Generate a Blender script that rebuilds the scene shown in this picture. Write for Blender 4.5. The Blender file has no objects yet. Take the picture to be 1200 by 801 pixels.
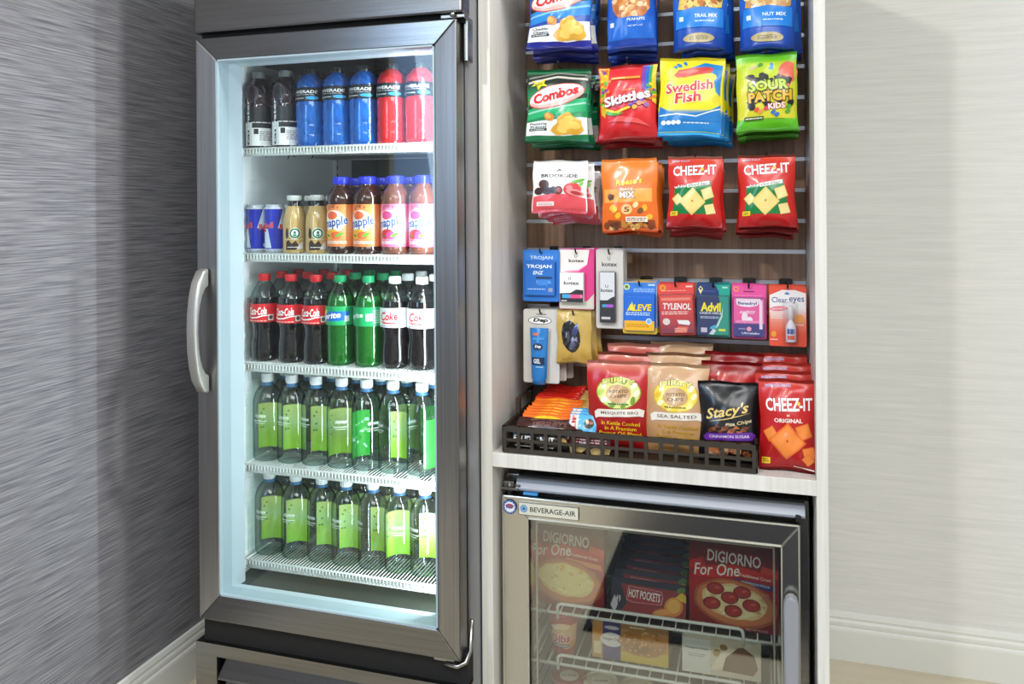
import bpy, bmesh, math, random
import numpy as np
from mathutils import Vector, Matrix, Euler
from mathutils.geometry import tessellate_polygon

PI = math.pi
random.seed(7)
COL = bpy.context.scene.collection
SC = bpy.context.scene

# ------------------------------------------------------------------ camera, world, lights, exposure
cam_d = bpy.data.cameras.new('camera'); cam = bpy.data.objects.new('camera', cam_d); COL.objects.link(cam)
cam_d.sensor_width = 36.0; cam_d.lens = 28.241; cam_d.shift_y = -0.1311; cam_d.clip_start = 0.01
YAW, ROLL = 0.2947029, -0.00670558
cam.matrix_world = (Matrix.Translation((0, 0, 1.36)) @ Matrix.Rotation(YAW, 4, 'Z') @ Matrix.Rotation(PI / 2, 4, 'X')
                    @ Matrix.Rotation(ROLL, 4, 'Z'))
SC.camera = cam
SC.view_settings.view_transform = 'Standard'; SC.view_settings.look = 'None'
SC.view_settings.gamma = 1.0; SC.view_settings.use_curve_mapping = False
SC.view_settings.exposure = 0.0

w = bpy.data.worlds.new('world'); SC.world = w; w.use_nodes = True
w.node_tree.nodes['Background'].inputs[0].default_value = (0.92, 0.95, 1.0, 1)
w.node_tree.nodes['Background'].inputs[1].default_value = 0.4

def area(name, loc, target, sx, sy, power, color=(1, 1, 1), spread=PI):
    d = bpy.data.lights.new(name, 'AREA'); d.shape = 'RECTANGLE'; d.size = sx; d.size_y = sy
    d.energy = power; d.color = color; d.spread = spread
    o = bpy.data.objects.new(name, d); COL.objects.link(o); o.location = loc
    o.rotation_euler = (Vector(target) - Vector(loc)).to_track_quat('-Z', 'Y').to_euler()
    return o

area('ambient_fill', (0.9, -0.85, 2.73), (0.9, -0.85, 0), 2.2, 1.6, 101, (0.95, 0.98, 1.0))  # added soft source standing in for the room's ambient light
area('key_lamp', (-0.95, -0.35, 2.62), (-0.2, 2.0, 1.3), 0.09, 0.09, 22, (1.0, 0.96, 0.89))
area('wall_top_fill', (1.15, 1.75, 2.72), (1.15, 1.85, 0), 0.35, 0.35, 6, (0.97, 0.99, 1.0))  # added fill that brightens the top of the back wall
area('wall_washer', (0.25, 1.38, 2.70), (-1.585, 1.05, 1.05), 0.22, 0.22, 9, (1.0, 0.98, 0.95), math.radians(80))
area('added_blue_light', (-1.50, -0.45, 1.75), (0.2, 0.6, 1.4), 1.0, 1.0, 26, (0.58, 0.78, 1.0))  # soft blue light cast from the added window, out of view
area('fridge_led', (-0.712, 1.748, 1.08), (-1.05, 1.93, 1.08), 0.02, 1.28, 6.6, (0.90, 0.96, 1.0))

# ------------------------------------------------------------------ helpers
def lin(h):
    h = h.lstrip('#'); v = [int(h[i:i + 2], 16) / 255 for i in (0, 2, 4)]
    return tuple(c / 12.92 if c <= .04045 else ((c + .055) / 1.055) ** 2.4 for c in v)

MATS = {}
def mat(name, color='#808080', rough=.5, metal=0.0, coat=0.0, trans=0.0, spec=.5, aniso=0.0, emit=None, es=0.0):
    m = bpy.data.materials.new(name); m.use_nodes = True
    b = m.node_tree.nodes['Principled BSDF']
    c = lin(color) if isinstance(color, str) else color
    b.inputs['Base Color'].default_value = (*c, 1); b.inputs['Roughness'].default_value = rough
    b.inputs['Metallic'].default_value = metal; b.inputs['Coat Weight'].default_value = coat
    b.inputs['Coat Roughness'].default_value = .08
    b.inputs['Transmission Weight'].default_value = trans; b.inputs['Specular IOR Level'].default_value = spec
    b.inputs['Anisotropic'].default_value = aniso
    if emit:
        b.inputs['Emission Color'].default_value = (*lin(emit), 1); b.inputs['Emission Strength'].default_value = es
    MATS[name] = m
    return m

def N(m, t, **kw):
    n = m.node_tree.nodes.new(t)
    for k, v in kw.items(): setattr(n, k, v)
    return n

def streaks(m, scale, c0, c1, lo=.3, hi=.7, bump=0.0, detail=6, big=None):
    """fine streaky noise between two colours, stretched by scale (object coordinates)"""
    L = m.node_tree.links; b = m.node_tree.nodes['Principled BSDF']
    tc = N(m, 'ShaderNodeTexCoord'); mp = N(m, 'ShaderNodeMapping'); mp.inputs['Scale'].default_value = scale
    nz = N(m, 'ShaderNodeTexNoise'); nz.inputs['Scale'].default_value = 1.0; nz.inputs['Detail'].default_value = detail
    nz.inputs['Roughness'].default_value = .62
    rp = N(m, 'ShaderNodeValToRGB'); e = rp.color_ramp.elements
    e[0].position = lo; e[0].color = (*lin(c0), 1); e[1].position = hi; e[1].color = (*lin(c1), 1)
    L.new(tc.outputs['Object'], mp.inputs[0]); L.new(mp.outputs[0], nz.inputs[0]); L.new(nz.outputs[0], rp.inputs[0])
    L.new(rp.outputs[0], b.inputs['Base Color'])
    if bump:
        bp = N(m, 'ShaderNodeBump'); bp.inputs['Strength'].default_value = bump; bp.inputs['Distance'].default_value = .002
        L.new(nz.outputs[0], bp.inputs['Height']); L.new(bp.outputs[0], b.inputs['Normal'])
    return m

def print_mat(name, rough, coat=0.0, spec=.5):
    m = mat(name, '#ffffff', rough, 0, coat, spec=spec)
    a = N(m, 'ShaderNodeAttribute', attribute_name='Col')
    m.node_tree.links.new(a.outputs['Color'], m.node_tree.nodes['Principled BSDF'].inputs['Base Color'])
    return m

def clear_mat(name, tint, gloss, rough=.03, edge=None):
    """clear thin glass or plastic: tinted see-through plus a sheen; edge darkens the rim where the wall is seen edge-on"""
    m = bpy.data.materials.new(name); m.use_nodes = True; nt = m.node_tree; nt.nodes.clear(); L = nt.links
    out = N(m, 'ShaderNodeOutputMaterial'); mix = N(m, 'ShaderNodeMixShader'); tr = N(m, 'ShaderNodeBsdfTransparent')
    gl = N(m, 'ShaderNodeBsdfGlossy'); gl.inputs['Roughness'].default_value = rough
    tr.inputs[0].default_value = (*lin(tint), 1)
    if edge:
        lw = N(m, 'ShaderNodeLayerWeight'); lw.inputs[0].default_value = .35
        rp = N(m, 'ShaderNodeValToRGB'); rp.color_ramp.elements[0].color = (*lin(tint), 1)
        rp.color_ramp.elements[1].color = (*lin(edge), 1); rp.color_ramp.elements[0].position = .25
        L.new(lw.outputs['Facing'], rp.inputs[0]); L.new(rp.outputs[0], tr.inputs[0])
    if gloss is None:
        f = N(m, 'ShaderNodeFresnel'); f.inputs[0].default_value = 1.45; L.new(f.outputs[0], mix.inputs[0])
    else: mix.inputs[0].default_value = gloss
    L.new(tr.outputs[0], mix.inputs[1]); L.new(gl.outputs[0], mix.inputs[2]); L.new(mix.outputs[0], out.inputs[0])
    MATS[name] = m
    return m

def put(o, parent=None, loc=None, rot=None):
    if parent is not None: o.parent = parent
    if loc is not None: o.location = loc
    if rot is not None: o.rotation_euler = rot
    return o

def mesh_obj(name, verts, faces, mats, midx=None, smooth=False, parent=None, loc=None, rot=None):
    me = bpy.data.meshes.new(name); me.from_pydata([tuple(v) for v in verts], [], [tuple(f) for f in faces])
    for m in (mats if isinstance(mats, (list, tuple)) else [mats]): me.materials.append(m)
    if midx is not None: me.polygons.foreach_set('material_index', midx)
    if smooth is True: me.polygons.foreach_set('use_smooth', [True] * len(me.polygons))
    elif smooth: me.polygons.foreach_set('use_smooth', smooth)
    me.update()
    o = bpy.data.objects.new(name, me); COL.objects.link(o)
    return put(o, parent, loc, rot)

class MB:
    """collects shapes and links them as one mesh object"""
    def __init__(s): s.v = []; s.f = []; s.m = []; s.s = []
    def add(s, verts, faces, mi=0, smooth=False):
        o = len(s.v); s.v += [tuple(x) for x in verts]
        for f in faces: s.f.append(tuple(i + o for i in f)); s.m.append(mi); s.s.append(smooth)
    def box(s, x0, x1, y0, y1, z0, z1, mi=0, bev=0.0, seg=2):
        if bev <= 0:
            v = [(x, y, z) for x in (x0, x1) for y in (y0, y1) for z in (z0, z1)]
            s.add(v, [(0, 1, 3, 2), (4, 6, 7, 5), (0, 4, 5, 1), (2, 3, 7, 6), (0, 2, 6, 4), (1, 5, 7, 3)], mi); return s
        bm = bmesh.new(); bmesh.ops.create_cube(bm, size=1)
        for q in bm.verts:
            q.co = ((x0 + x1) / 2 + q.co.x * (x1 - x0), (y0 + y1) / 2 + q.co.y * (y1 - y0), (z0 + z1) / 2 + q.co.z * (z1 - z0))
        bmesh.ops.bevel(bm, geom=list(bm.edges), offset=bev, segments=seg, affect='EDGES', profile=.5)
        bm.verts.index_update()
        s.add([q.co[:] for q in bm.verts], [[q.index for q in f.verts] for f in bm.faces], mi, False); bm.free(); return s
    def tube(s, pts, r, seg=8, mi=0, cap=True):
        P = [Vector(p) for p in pts]; n = len(P); rings = []
        up = None
        for i in range(n):
            d = (P[min(i + 1, n - 1)] - P[max(i - 1, 0)]).normalized()
            if up is None: up = Vector((0, 0, 1)) if abs(d.z) < .9 else Vector((1, 0, 0))
            a = d.cross(up).normalized(); up = a.cross(d).normalized()
            rings.append([P[i] + a * (r * math.cos(2 * PI * k / seg)) + up * (r * math.sin(2 * PI * k / seg)) for k in range(seg)])
        v = [q for R in rings for q in R]
        f = [(i * seg + k, i * seg + (k + 1) % seg, (i + 1) * seg + (k + 1) % seg, (i + 1) * seg + k) for i in range(n - 1) for k in range(seg)]
        if cap: f += [tuple(range(seg))[::-1], tuple((n - 1) * seg + k for k in range(seg))]
        s.add(v, f, mi, True); return s
    def lathe(s, prof, seg=28, mi=0, cx=0, cy=0, smooth=True, cap=True):
        v = [(cx + r * math.cos(2 * PI * k / seg), cy + r * math.sin(2 * PI * k / seg), z) for r, z in prof for k in range(seg)]
        n = len(prof)
        f = [(i * seg + k, i * seg + (k + 1) % seg, (i + 1) * seg + (k + 1) % seg, (i + 1) * seg + k) for i in range(n - 1) for k in range(seg)]
        s.add(v, f, mi, smooth)
        if cap: s.add([v[k] for k in range(seg)], [tuple(range(seg))[::-1]], mi); s.add(v[-seg:], [tuple(range(seg))], mi)
        return s
    def prism(s, outline, y0, y1, mi=0, axis='y'):
        """closed outline of (a, b) pushed along an axis: 'y' -> (x, z), 'x' -> (y, z), 'z' -> (x, y)"""
        P = {'y': lambda a, b, t: (a, t, b), 'x': lambda a, b, t: (t, a, b), 'z': lambda a, b, t: (a, b, t)}[axis]
        n = len(outline); v = [P(a, b, y0) for a, b in outline] + [P(a, b, y1) for a, b in outline]
        f = [(i, (i + 1) % n, n + (i + 1) % n, n + i) for i in range(n)] + [tuple(range(n))[::-1], tuple(range(n, 2 * n))]
        s.add(v, f, mi); return s
    def build(s, name, mats, parent=None, loc=None, rot=None):
        o = mesh_obj(name, s.v, s.f, mats, s.m, s.s, parent, loc, rot)
        bm = bmesh.new(); bm.from_mesh(o.data); bmesh.ops.recalc_face_normals(bm, faces=bm.faces); bm.to_mesh(o.data); bm.free()
        return o

def tag(o, label, cat, group=None):
    o['label'] = label; o['category'] = cat
    if group: o['group'] = group
    return o

def struct(o): o['kind'] = 'structure'; return o

def empty(name, loc=(0, 0, 0), parent=None, rot=None):
    o = bpy.data.objects.new(name, None); o.empty_display_size = .05; COL.objects.link(o)
    return put(o, parent, loc, rot)

def copy_tree(o, parent=None):
    c = o.copy(); COL.objects.link(c)
    if parent is not None: c.parent = parent
    for ch in list(o.children): copy_tree(ch, c)
    return c

ORD = ['front', 'second', 'third', 'fourth', 'fifth', 'sixth', 'seventh', 'eighth', 'ninth', 'tenth', 'eleventh', 'twelfth']

# ------------------------------------------------------------------ flat print: vector shapes laid on a package surface
_tx = {}
def glyphs(s, bold, shear):
    k = (s, round(bold, 4), round(shear, 3))
    if k in _tx: return _tx[k]
    cu = bpy.data.curves.new('glyphs', 'FONT'); cu.body = s; cu.resolution_u = 2; cu.offset = bold; cu.shear = shear
    cu.align_x = 'CENTER'; cu.align_y = 'CENTER'
    o = bpy.data.objects.new('glyphs', cu); COL.objects.link(o)
    dg = bpy.context.evaluated_depsgraph_get(); ev = o.evaluated_get(dg); me = ev.to_mesh(); me.calc_loop_triangles()
    co = np.array([v.co[:2] for v in me.vertices], float).reshape(-1, 2)
    tr = np.array([t.vertices[:] for t in me.loop_triangles], int).reshape(-1, 3)
    ev.to_mesh_clear(); bpy.data.objects.remove(o); bpy.data.curves.remove(cu)
    _tx[k] = (co, tr); return _tx[k]

class Art:
    """flat print in fractions of a w x h panel, (0,0) at the bottom left"""
    def __init__(s, w, h): s.w = w; s.h = h; s.t = []; s.c = []; s.l = []; s.n = 0
    def _push(s, tris, col):
        tris = np.asarray(tris, float).reshape(-1, 3, 2)
        if len(tris) == 0: return s
        a = (tris[:, 1, 0] - tris[:, 0, 0]) * (tris[:, 2, 1] - tris[:, 0, 1]) - (tris[:, 2, 0] - tris[:, 0, 0]) * (tris[:, 1, 1] - tris[:, 0, 1])
        bad = a < 0; tris[bad] = tris[bad][:, ::-1]
        tris = tris[np.abs(a) > 1e-9]
        s.t.append(tris); s.c.append(np.tile(lin(col), (len(tris), 1))); s.l.append(np.full(len(tris), s.n)); s.n += 1
        return s
    def poly(s, pts, col):
        ix = tessellate_polygon([[Vector((x, y, 0)) for x, y in pts]])
        return s._push([[pts[i] for i in t] for t in ix], col)
    def rect(s, x0, y0, x1, y1, col): return s.poly([(x0, y0), (x1, y0), (x1, y1), (x0, y1)], col)
    def quad(s, cx, cy, w, h, col, rot=0.0, sk=0.0):
        r = math.radians(rot); P = []
        for a, b in ((-1, -1), (1, -1), (1, 1), (-1, 1)):
            X = (a * w / 2 + sk * b) * s.w; Y = b * h / 2 * s.h
            P.append((cx + (X * math.cos(r) - Y * math.sin(r)) / s.w, cy + (X * math.sin(r) + Y * math.cos(r)) / s.h))
        return s.poly(P, col)
    def ell(s, cx, cy, rx, ry, col, rot=0.0, n=22, wob=0.0, seed=0):
        R = random.Random(seed); r = math.radians(rot); P = []
        for k in range(n):
            q = 1 + wob * (R.random() - .5); X = rx * math.cos(2 * PI * k / n) * s.w * q; Y = ry * math.sin(2 * PI * k / n) * s.h * q
            P.append((cx + (X * math.cos(r) - Y * math.sin(r)) / s.w, cy + (X * math.sin(r) + Y * math.cos(r)) / s.h))
        return s.poly(P, col)
    def grad(s, x0, y0, x1, y1, stops, n=14):
        lv = s.n
        for k in range(n):
            t0, t1 = k / n, (k + 1) / n; t = (t0 + t1) / 2
            for (p, a), (q, b) in zip(stops, stops[1:]):
                if p <= t <= q:
                    u = (t - p) / max(q - p, 1e-6)
                    ca = [int(a[i:i + 2], 16) for i in (1, 3, 5)]; cb = [int(b[i:i + 2], 16) for i in (1, 3, 5)]
                    hx = '#%02x%02x%02x' % tuple(int(i + (j - i) * u) for i, j in zip(ca, cb)); break
            s.n = lv; s.rect(x0, y0 + (y1 - y0) * t0, x1, y0 + (y1 - y0) * t1, hx)
        return s
    def text(s, t, cx, cy, w, h, col, bold=.012, shear=0.0, rot=0.0, out=None, ow=.05, arc=0.0):
        for b, c in ([(bold + ow, out)] if out else []) + [(bold, col)]:
            co, tr = glyphs(t, b, shear)
            ref, _ = glyphs(t, bold, shear)
            lo, hi = ref.min(0), ref.max(0); q = (co - (lo + hi) / 2) / np.maximum(hi - lo, 1e-6)
            X = q[:, 0] * w * s.w; Y = q[:, 1] * h * s.h + arc * h * s.h * (1 - 4 * q[:, 0] ** 2)
            r = math.radians(rot)
            p = np.stack([cx + (X * math.cos(r) - Y * math.sin(r)) / s.w, cy + (X * math.sin(r) + Y * math.cos(r)) / s.h], 1)
            s._push(p[tr], c)
        return s
    def lines(s, cx, cy, w, h, n, col, seed=0, gap=.5):
        """rows of print too small to read: short dashes"""
        R = random.Random(seed); lv = s.n
        for k in range(n):
            y = cy + h / 2 - (k + .5) * h / n; x = cx - w / 2
            while x < cx + w / 2 - .02:
                l = w * R.uniform(.06, .2); x1 = min(x + l, cx + w / 2)
                s.n = lv; s.rect(x, y - h / n * gap / 2, x1, y + h / n * gap / 2, col); x = x1 + w * .03
        return s
    def build(s, name, surf, material, parent=None, emax=.0042, base=.0005, step=.00008):
        T = np.concatenate(s.t); C = np.concatenate(s.c); Lv = np.concatenate(s.l).astype(float)
        T = T * np.array([s.w, s.h])
        for _ in range(9):
            e = np.stack([np.linalg.norm(T[:, (i + 1) % 3] - T[:, i], axis=1) for i in range(3)], 1)
            k = e.argmax(1); big = e.max(1) > emax
            if not big.any(): break
            keep = ~big; I = np.where(big)[0]; kk = k[I]
            A = T[I, kk]; B = T[I, (kk + 1) % 3]; D = T[I, (kk + 2) % 3]; M = (A + B) / 2
            T = np.concatenate([T[keep], np.stack([A, M, D], 1), np.stack([M, B, D], 1)])
            C = np.concatenate([C[keep], C[I], C[I]]); Lv = np.concatenate([Lv[keep], Lv[I], Lv[I]])
        P = T.reshape(-1, 2); L3 = np.repeat(Lv, 3)
        key = np.round(np.column_stack([P * 1e6, L3, np.repeat(C, 3, 0) * 255])).astype(np.int64)
        _, first, inv = np.unique(key, axis=0, return_index=True, return_inverse=True)
        inv = np.asarray(inv).reshape(-1)
        X = surf(P[first, 0] / s.w, P[first, 1] / s.h, base + step * L3[first])
        F = inv.reshape(-1, 3); F = F[(F[:, 0] != F[:, 1]) & (F[:, 1] != F[:, 2]) & (F[:, 0] != F[:, 2])]
        o = mesh_obj(name, X.tolist(), F.tolist(), material, None, True, parent)
        a = o.data.color_attributes.new('Col', 'FLOAT_COLOR', 'POINT')
        cc = np.ones((len(first), 4)); cc[:, :3] = np.repeat(C, 3, 0)[first]
        a.data.foreach_set('color', cc.reshape(-1).astype(np.float32))
        return o

def stops_color(stops):
    """vertical colour stops [(height fraction, hex), ...] -> function of an array of heights"""
    p = np.array([a for a, _ in stops]); c = np.array([lin(b) for _, b in stops])
    return lambda y: np.stack([np.interp(y, p, c[:, i]) for i in range(3)], 1)

def flat_surf(w, h, y=0.0, z0=0.0, x0=0.0):
    return lambda fx, fy, off: np.stack([x0 + (fx - .5) * w, y - off, z0 + fy * h], 1)

def cyl_surf(r, w, h, z0, turn=0.0, inside=False):
    def S(fx, fy, off):
        a = (fx - .5) * w / r + turn; R = (r - off) if inside else (r + off)
        return np.stack([R * np.sin(a), -R * np.cos(a), z0 + fy * h], 1)
    return S

def bag_surf(w, h, T, seed=0, pinch=.06, seal=.05, wr=.0018, droop=.004, z0=0.0, standup=False, low=1.15):
    R = np.random.RandomState(seed); ph = R.rand(12) * 6.28
    def S(fx, fy, off, side=1):
        a = 2 * fx - 1; b = np.clip((fy - seal) / (1 - 2 * seal), 0, 1)
        if standup: B = np.clip(1 - fy, 0, 1) ** .75
        else: B = np.sin(PI * np.clip(b, 0, 1) ** (1 / low)) ** .62
        A = np.clip(1 - np.abs(a) ** 2.4, 0, 1) ** .75
        edge = np.clip(1 - np.minimum(fy, 1 - fy) / .28, 0, 1)
        if standup: edge = np.clip((fy - .6) / .4, 0, 1)
        wrk = wr * (np.sin(a * 7.3 + ph[0] + 1.5 * np.sin(fy * 5 + ph[1])) * edge * 1.5 + np.sin(fy * 17 + a * 3 + ph[2]) * .7
                    + np.sin(a * 11 - fy * 13 + ph[3]) * .5 + np.sin(fy * 31 - a * 9 + ph[4]) * .25)
        y = -side * (T * B * A + wrk * (A * .8 + .2) * np.clip(B * 3, 0, 1)) + (np.sin(a * 4 + ph[5]) * .0022 * (1 - np.clip(B * 2, 0, 1)))
        x = (fx - .5) * w * (1 - pinch * B) + .0012 * np.sin(fy * 11 + ph[6]) * np.sign(a) * np.abs(a)
        z = z0 + fy * h - droop * (a ** 2) * (fy < .5) * (1 - fy * 2) + .0012 * np.sin(a * 5 + ph[7]) * np.clip((np.abs(fy - .5) - .4) * 10, 0, 1)
        return np.stack([x, y - side * off, z], 1)
    return S

def make_bag(name, w, h, T, base, material, art=None, nx=18, ny=26, **kw):
    S = bag_surf(w, h, T, **kw)
    gx, gy = np.meshgrid(np.linspace(0, 1, nx + 1), np.linspace(0, 1, ny + 1)); gx = gx.ravel(); gy = gy.ravel()
    V = np.concatenate([S(gx, gy, 0, 1), S(gx, gy, 0, -1)]); n = nx + 1; o2 = len(gx); F = []
    for j in range(ny):
        for i in range(nx):
            a = j * n + i; F.append((a, a + 1, a + n + 1, a + n)); F.append((o2 + a, o2 + a + n, o2 + a + n + 1, o2 + a + 1))
    for i in range(nx):
        F.append((i + 1, i, o2 + i, o2 + i + 1)); t = ny * n + i; F.append((t, t + 1, o2 + t + 1, o2 + t))
    o = mesh_obj(name, V.tolist(), F, material, None, True)
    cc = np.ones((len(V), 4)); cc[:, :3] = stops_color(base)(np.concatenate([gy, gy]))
    at = o.data.color_attributes.new('Col', 'FLOAT_COLOR', 'POINT'); at.data.foreach_set('color', cc.reshape(-1).astype(np.float32))
    if art: art.build('printed_front', S, material, o)
    return o

# ------------------------------------------------------------------ materials
steel = streaks(mat('brushed_steel', '#8d8c8b', .25, 1.0), (3, 3, 160), '#747372', '#848382', bump=.006)
steel_v = streaks(mat('brushed_steel_upright', '#8d8c8b', .32, 1.0), (160, 60, 2), '#828181', '#9a9998', bump=.02)
chrome = mat('polished_chrome', '#9a9996', .22, 1.0)
alu = mat('satin_aluminium', '#a9acb2', .55, 1.0)
seal_black = mat('black_rubber', '#121213', .6)
dark_gap = mat('dark_recess', '#0d0d0e', .8)
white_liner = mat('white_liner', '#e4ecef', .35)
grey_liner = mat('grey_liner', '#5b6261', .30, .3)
wire_white = mat('white_coated_wire', '#dfe3e0', .35)
cast_handle = mat('cast_handle_metal', '#aeada9', .42, .75)
door_glass = clear_mat('door_glass', '#f6faf9', .035, .02)
freezer_glass = clear_mat('coated_freezer_glass', '#f0f2ee', .155, .03)
grass = streaks(mat('grasscloth', '#7d7b7c', .62, spec=.3), (60, 7, 290), '#5b5b64', '#98989d', .30, .70, bump=.30, detail=3)
linen = streaks(mat('pale_wallpaper', '#e6e3dc', .7, spec=.3), (6, 6, 130), '#d6d6d3', '#e3e2df', .3, .7, bump=.12)
paint = mat('white_trim_paint', '#dedfda', .4)
floor_m = streaks(mat('beige_floor', '#c2ad86', .35), (1.5, 9, 9), '#c4b89f', '#d3c9b3', bump=.02)
ceil_m = mat('ceiling_paint', '#e6e4de', .8)
room_m = mat('room_paint', '#d2d2d0', .8)
lam = streaks(mat('white_wood_laminate', '#e2dfd7', .42), (120, 30, 3), '#d0cdc5', '#e4e2dc', .3, .7, bump=.04)
walnut = streaks(mat('walnut_slat', '#8a6a52', .5, spec=.35), (70, 20, 2.2), '#6d5343', '#a9886e', .28, .72, bump=.06, detail=8)
rail_m = mat('slat_insert_aluminium', '#c6c9d2', .35, .85)
hook_m = mat('black_wire', '#0b0b0c', .35)
basket_m = mat('dark_wicker_metal', '#342d25', .5)
card = print_mat('printed_card', .45, .15)
film = print_mat('printed_film', .30, .16)
foil = print_mat('printed_foil', .20, .6)
label_m = print_mat('printed_label', .38, .1)
blister = clear_mat('clear_blister', '#fafbfc', .06, .05)
pet_clear = clear_mat('clear_bottle_plastic', '#eef6f4', .09, .05, '#93b0ac')
glass_clear = clear_mat('clear_bottle_glass', '#e0e6e0', .12, .03, '#707468')
def drink(n, c, tr=0.0): return mat(n, c, .10, 0, .6, tr)
cola_d = drink('cola_dark', '#0b0607'); tea_d = drink('dark_tea', '#35180f'); tea_p = drink('pink_tea', '#6b4035')
berry_d = drink('dark_berry', '#2a1420'); blue_d = streaks(drink('blue_drink', '#0a6fd0'), (60, 60, 22), '#073f93', '#1670cc', .3, .7, bump=.25); red_d = streaks(drink('red_drink', '#e0202c'), (60, 60, 22), '#b3121d', '#dc2a30', .3, .7, bump=.25)  # blue and red: streaked tones paint the liquid's shading into the colour
latte_d = drink('milk_coffee', '#c3a268'); green_p = clear_mat('green_bottle_plastic', '#5ae096', .10, .05, '#1a9a5a')
def plastic(n, c, r=.35): return mat(n, c, r)
cap_red = plastic('red_cap', '#d3222a'); cap_green = plastic('green_cap', '#19a066'); cap_white = plastic('white_cap', '#eef0f2')
cap_blue = plastic('blue_cap', '#2431c4'); cap_dark = plastic('dark_cap', '#15171c'); cap_grey = plastic('grey_cap', '#8f9499')
cap_silver = plastic('silver_cap', '#c9cbc8', .25); neck_blue = plastic('blue_neck_ring', '#3a6f9c')
can_m = print_mat('printed_can', .22, .3)

# ------------------------------------------------------------------ the room
WL, WB, WR, WF, CEIL = -1.585, 2.6, 3.4, -2.8, 2.75
def slab(name, x0, x1, y0, y1, z0, z1, m): return struct(MB().box(x0, x1, y0, y1, z0, z1).build(name, m))
slab('wall_left', WL - .1, WL, WF, WB, 0, CEIL, grass)
slab('wall_back', WL - .1, WR + .1, WB, WB + .1, 0, CEIL, linen)
slab('wall_right', WR, WR + .1, WF, WB, 0, CEIL, room_m)
slab('wall_front', WL - .1, WR + .1, WF - .1, WF, 0, CEIL, room_m)
slab('floor', WL - .1, WR + .1, WF - .1, WB + .1, -.1, 0, floor_m)
slab('ceiling', WL - .1, WR + .1, WF - .1, WB + .1, CEIL, CEIL + .1, ceil_m)
# window added on the left wall, out of view, for bluish light and reflections
wn = struct(MB().box(WL, WL + .05, -1.05, -1.0, 1.2, 2.3).box(WL, WL + .05, .10, .15, 1.2, 2.3).box(WL, WL + .05, -1.0, .10, 1.2, 1.25).box(WL, WL + .05, -1.0, .10, 2.25, 2.3).build('added_window', paint))
MB().box(WL + .002, WL + .012, -1.0, .10, 1.25, 2.25).build('added_glow_pane', mat('added_blue_glow', '#8fb0e0', .3, emit='#9cc0f4', es=2.2), wn)  # glowing pane of the added window
base_prof = [(0, 0), (.016, 0), (.016, .088), (.0145, .094), (.010, .098), (.0115, .104), (.0115, .112), (.008, .119), (.0095, .126), (.006, .137), (0, .14)]
struct(MB().prism([(WB - a, b) for a, b in base_prof], .1, WR, axis='x').build('baseboard_back', paint))
struct(MB().prism([(WL + a, b) for a, b in base_prof], WF, WB, axis='y').build('baseboard_left', paint))

# ------------------------------------------------------------------ upright glass-door fridge
FX0, FX1 = -1.3175, -0.6325        # door edges
fr = empty('beverage_fridge', (-.975, 1.72, 0)); OF = Vector((.975, -1.72, 0))
tag(fr, 'tall stainless steel fridge with a glass door, full of bottled drinks, beside the grey wall', 'fridge')
def fpart(name, mb, m, parent=fr):
    o = mb.build(name, m, parent)
    o.location = OF if parent is fr else (0, 0, 0)
    return o
IX0, IX1, IY0, IY1, IZ0, IZ1 = -1.297, -.665, 1.775, 2.42, .405, 1.755   # interior
b = MB()
b.box(-1.325, IX0, 1.72, 2.5, .1, 2.06); b.box(IX1, -.632, 1.72, 2.5, .1, 2.06)
b.box(IX0, IX1, IY1, 2.5, .1, 2.06); b.box(IX0, IX1, 1.72, IY1, IZ1, 2.06); b.box(IX0, IX1, 1.72, IY1, .1, IZ0)
fpart('cabinet_body', b, steel_v)
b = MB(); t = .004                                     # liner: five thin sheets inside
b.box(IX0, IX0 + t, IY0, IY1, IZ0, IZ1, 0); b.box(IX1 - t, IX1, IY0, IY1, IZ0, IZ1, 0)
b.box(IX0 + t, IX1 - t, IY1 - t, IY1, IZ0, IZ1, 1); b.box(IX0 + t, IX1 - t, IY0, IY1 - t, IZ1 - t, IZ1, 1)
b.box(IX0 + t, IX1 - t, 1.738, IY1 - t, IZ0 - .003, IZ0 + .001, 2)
for k in range(40):                                   # fine ribs of the liner's left side
    z = IZ0 + .04 + k * .032; b.box(IX0 + t, IX0 + t + .0016, IY0 + .01, IY1 - .02, z, z + .012, 0)
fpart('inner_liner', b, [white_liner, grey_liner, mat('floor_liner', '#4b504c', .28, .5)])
b = MB(); GX0, GX1, GZ0, GZ1 = -1.2625, -.6875, .4155, 1.7265       # white surround between door glass and cabinet
b.box(-1.3, GX0, 1.718, 1.776, .40, 1.76); b.box(GX1, -.65, 1.718, 1.776, .40, 1.76)
b.box(GX0, GX1, 1.718, 1.740, .395, GZ0); b.box(GX0, GX1, 1.718, 1.776, GZ1, 1.76)
fpart('opening_surround', b, mat('surround_plastic', '#b4c3cd', .4))
hd = MB().box(-1.323, -.619, 1.667, 1.722, 1.793, 2.06, 0, .006)
fpart('header_panel', hd, steel)
fpart('header_gap', MB().box(-1.316, -.625, 1.69, 1.722, 1.776, 1.795), dark_gap)
fpart('lower_gap', MB().box(-1.32, -.622, 1.69, 1.722, .285, .36), dark_gap)
fpart('side_trim', MB().box(-.632, -.628, 1.722, 1.80, .1, 2.06), alu)
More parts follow.
